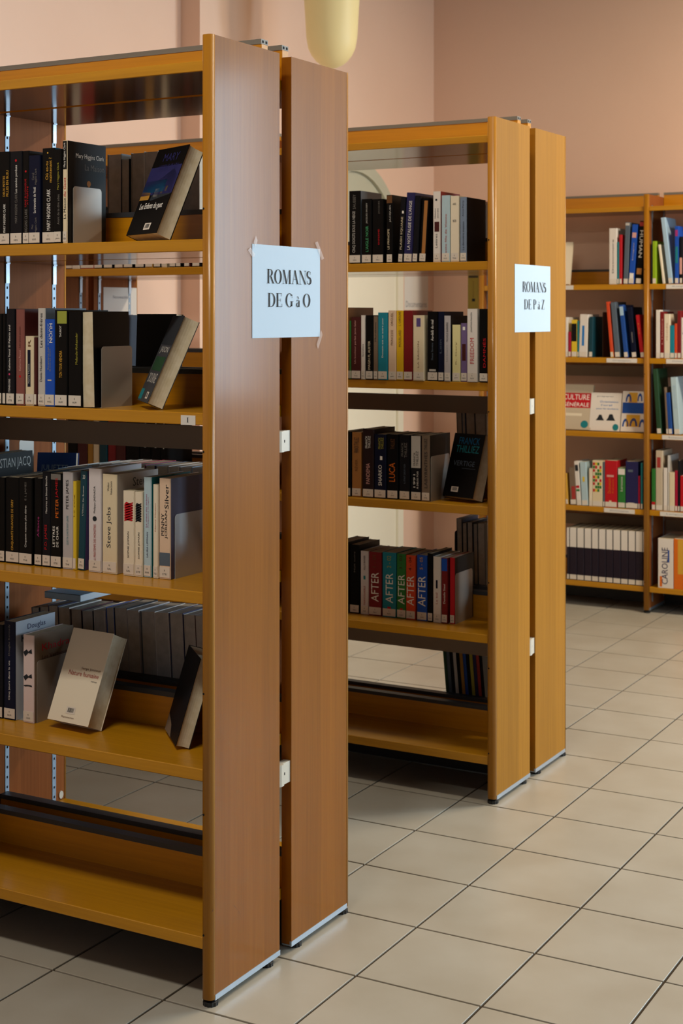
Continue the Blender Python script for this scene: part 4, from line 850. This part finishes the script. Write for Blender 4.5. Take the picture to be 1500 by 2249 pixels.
# ------------------------------------------------------------------ metal bookends
def bookend(label, x, y0, y1, z, h, mat=M_BOOKEND, base=-1, th=.0011, group='metal bookends'):
    r = thing('bookend', label, 'bookend', (x, (y0+y1)/2, z), group=group)
    w = (y1-y0)/2; rr = .009; prof = [(-w, 0), (w, 0)]
    prof += [(w-rr+rr*math.cos(PI/2*k/5), h-rr+rr*math.sin(PI/2*k/5)) for k in range(6)]
    prof += [(-w+rr+rr*math.cos(PI/2+PI/2*k/5), h-rr+rr*math.sin(PI/2+PI/2*k/5)) for k in range(6)]
    MB().prism(prof, 0, th, 'x').build('upright_plate', mat, r)
    MB().box(min(0, base*.09), max(0, base*.09), -w, w, 0, .0008).build('base_plate', mat, r)
M_BE2 = pmat('bookend_pale', '#BFC4C8', .35, .5, metal=.2)
def right_edge(key, n): 
    for k, ys, zs, rows in BOOKS:
        if k == key: return rows[n][0]+rows[n][1]
bookend('grey metal bookend beside black-covered thriller, top row of front bookcase', right_edge('A1', -1)+.0006, 2.6505, 2.7515, 1.621, .130)
bookend('grey metal bookend beside backwards paperback, second row of front bookcase', -2.0965, 2.6434, 2.7537, 1.2555, .136)
bookend('pale metal bookend close to end panel, third row of front bookcase', right_edge('A3', -1)+.0006, 2.7147, 2.832, .879, .142, M_BE2)
bookend('grey metal bookend before leaning cream paperback, fourth row of front bookcase', right_edge('A4', 2)+.0006, 2.72, 2.8317, .507, .145)
bookend('grey metal bookend behind leaning black paperback, third row of middle bookcase', right_edge('B3', -1)+.0006, 4.136, 4.268, .892, .138)
bookend('grey metal bookend beside bright red paperback, fourth row of middle bookcase', right_edge('B4', -1)+.0006, 4.20, 4.325, .512, .155)
bookend('dark bookend between green and orange books, wall bookcase second row', -2.527, 7.13, 7.25, 1.252, .225, pmat('bookend_brown', '#4A3A2C', .5))
bookend('dark bookend beside tall books, rear of middle bookcase, fourth row', -2.085, 4.46, 4.60, .512, .245, pmat('bookend_slate', '#3A3F46', .45))
bookend('tall grey bookend near slotted rails, rear of front bookcase, third row', -2.60, 2.945, 3.0, .879, .265)

# ------------------------------------------------------------------ shelf-edge strips on the wall bookcase
def strip(label, x0, x1, z, txt):
    r = thing('shelf_strip', label, 'label', (x0, 7.098, z-.0235), group='paper strips on wall bookcase shelves')
    MB().box(0, x1-x0, -.0008, 0, 0, .021).build('card', M_CARD, r)
    if txt: text_obj('lettering', txt, (x1-x0)*.6, .007, lambda a, b: ((x1-x0)/2+a, -.0011, .0105+b), pmat('faint_print', '#8A8A90', .8), r)
strip('short paper strip at left end of top row shelf, wall bookcase', -2.76, -2.667, 1.612, '')
strip('paper strip on second row shelf, left bay of wall bookcase', -2.495, -2.34, 1.252, 'Orientation')
strip('paper strip on fourth row shelf, left bay of wall bookcase', -2.508, -2.352, .515, 'Dictionnaires')
strip('paper strip on top row shelf, right bay of wall bookcase', -2.195, -2.04, 1.612, 'Religions')
strip('paper strip on second row shelf, right bay of wall bookcase', -2.195, -2.04, 1.252, 'Philosophie')
strip('paper strip on third row shelf, right bay of wall bookcase', -2.215, -2.06, .885, 'Sciences')
strip('paper strip on fourth row shelf, right bay of wall bookcase', -2.225, -2.07, .515, 'Langues')

# ------------------------------------------------------------------ notices, lamp
def flat(name, label, cat, x, y0, y1, z0, z1, col, s=None, sz=None):
    r = thing(name, label, cat, (x, (y0+y1)/2, z0))
    w = (y1-y0)/2
    MB().box(0, .0008, -w, w, 0, z1-z0).build('paper', col, r)
    if s: text_obj('lettering', s, sz[0], sz[1], lambda a, b: (.0012, a+sz[2], sz[3]+b), pmat('faint_print', '#8A8A90', .8), r)
flat('wall_notice', 'white paper notice with grey lettering on the left wall by the door', 'notice', XL, 7.065, 7.348, 1.49, 1.69, M_CARD, 'Documentaires', (.25, .032, 0, .03))
flat('paper_sign', 'white paper sign fixed inside the far upright behind the middle bookcase', 'sign', BX[2], 4.468, 4.672, 1.46, 1.566, M_CARD, 'Nouveautés', (.09, .012, .0, .07))
nb = thing('wall_banner', 'narrow olive notice hanging on the back wall left of wall bookcase', 'notice', (-3.388, YB, 1.40))
MB().box(0, .064, -.004, 0, 0, .5).build('card', pmat('olive_card', '#9A8A2E', .6), nb)
MB().box(.004, .06, -.0046, -.0041, .262, .285).build('dark_band', pmat('dark_band', '#3A2F12', .6), nb)
text_obj('lettering', 'BIBLIOTHEQUE', .09, .006, lambda a, b: (.032-b, -.0049, .2+a), tm_('brown'), nb)
MB().box(.024, .042, -.0046, -.0041, .135, .15).build('emblem', tm_('ink'), nb)

lamp = thing('pendant_lamp', 'cream egg-shaped glass pendant lamp hanging high before the pink wall', 'lamp', (-3.197, 5.6, 2.518))
k = 1/512.8
pr_ = [(0, 0), (7, .6), (13, 2), (25, 8), (35, 16), (45, 29), (52, 44), (56, 66), (58, 100), (61, 150), (60.5, 200), (56, 245), (46, 285), (30, 315), (14, 328), (10, 330)]
MB().lathe([(a*k, b*k) for a, b in pr_], (0, 0, 0), 40).build('glass_shade', pmat('opal_glass', '#DCCB98', .4, .3, emit='#F0D890', estr=.12), lamp, True)
MB().lathe([(0, .62), (.028, .62), (.03, .66), (.012, .68), (.003, .68), (.003, ZC-2.518), (0, ZC-2.518)], (0, 0, 0), 16).build('lamp_cord', M_DARKMETAL, lamp, True)
for x, y, w in ((-1.7, 1.15, 'over the nearest aisle'), (-1.6, 3.65, 'over the aisle behind the front bookcase'), (-.2, 6.1, 'over the far aisle')):
    cl = thing('ceiling_light', f'white ceiling luminaire {w}', 'lamp', (x, y, ZC-.028))
    MB().box(-.62, .62, -.16, .16, .002, .028).build('housing', M_HOUSING, cl)
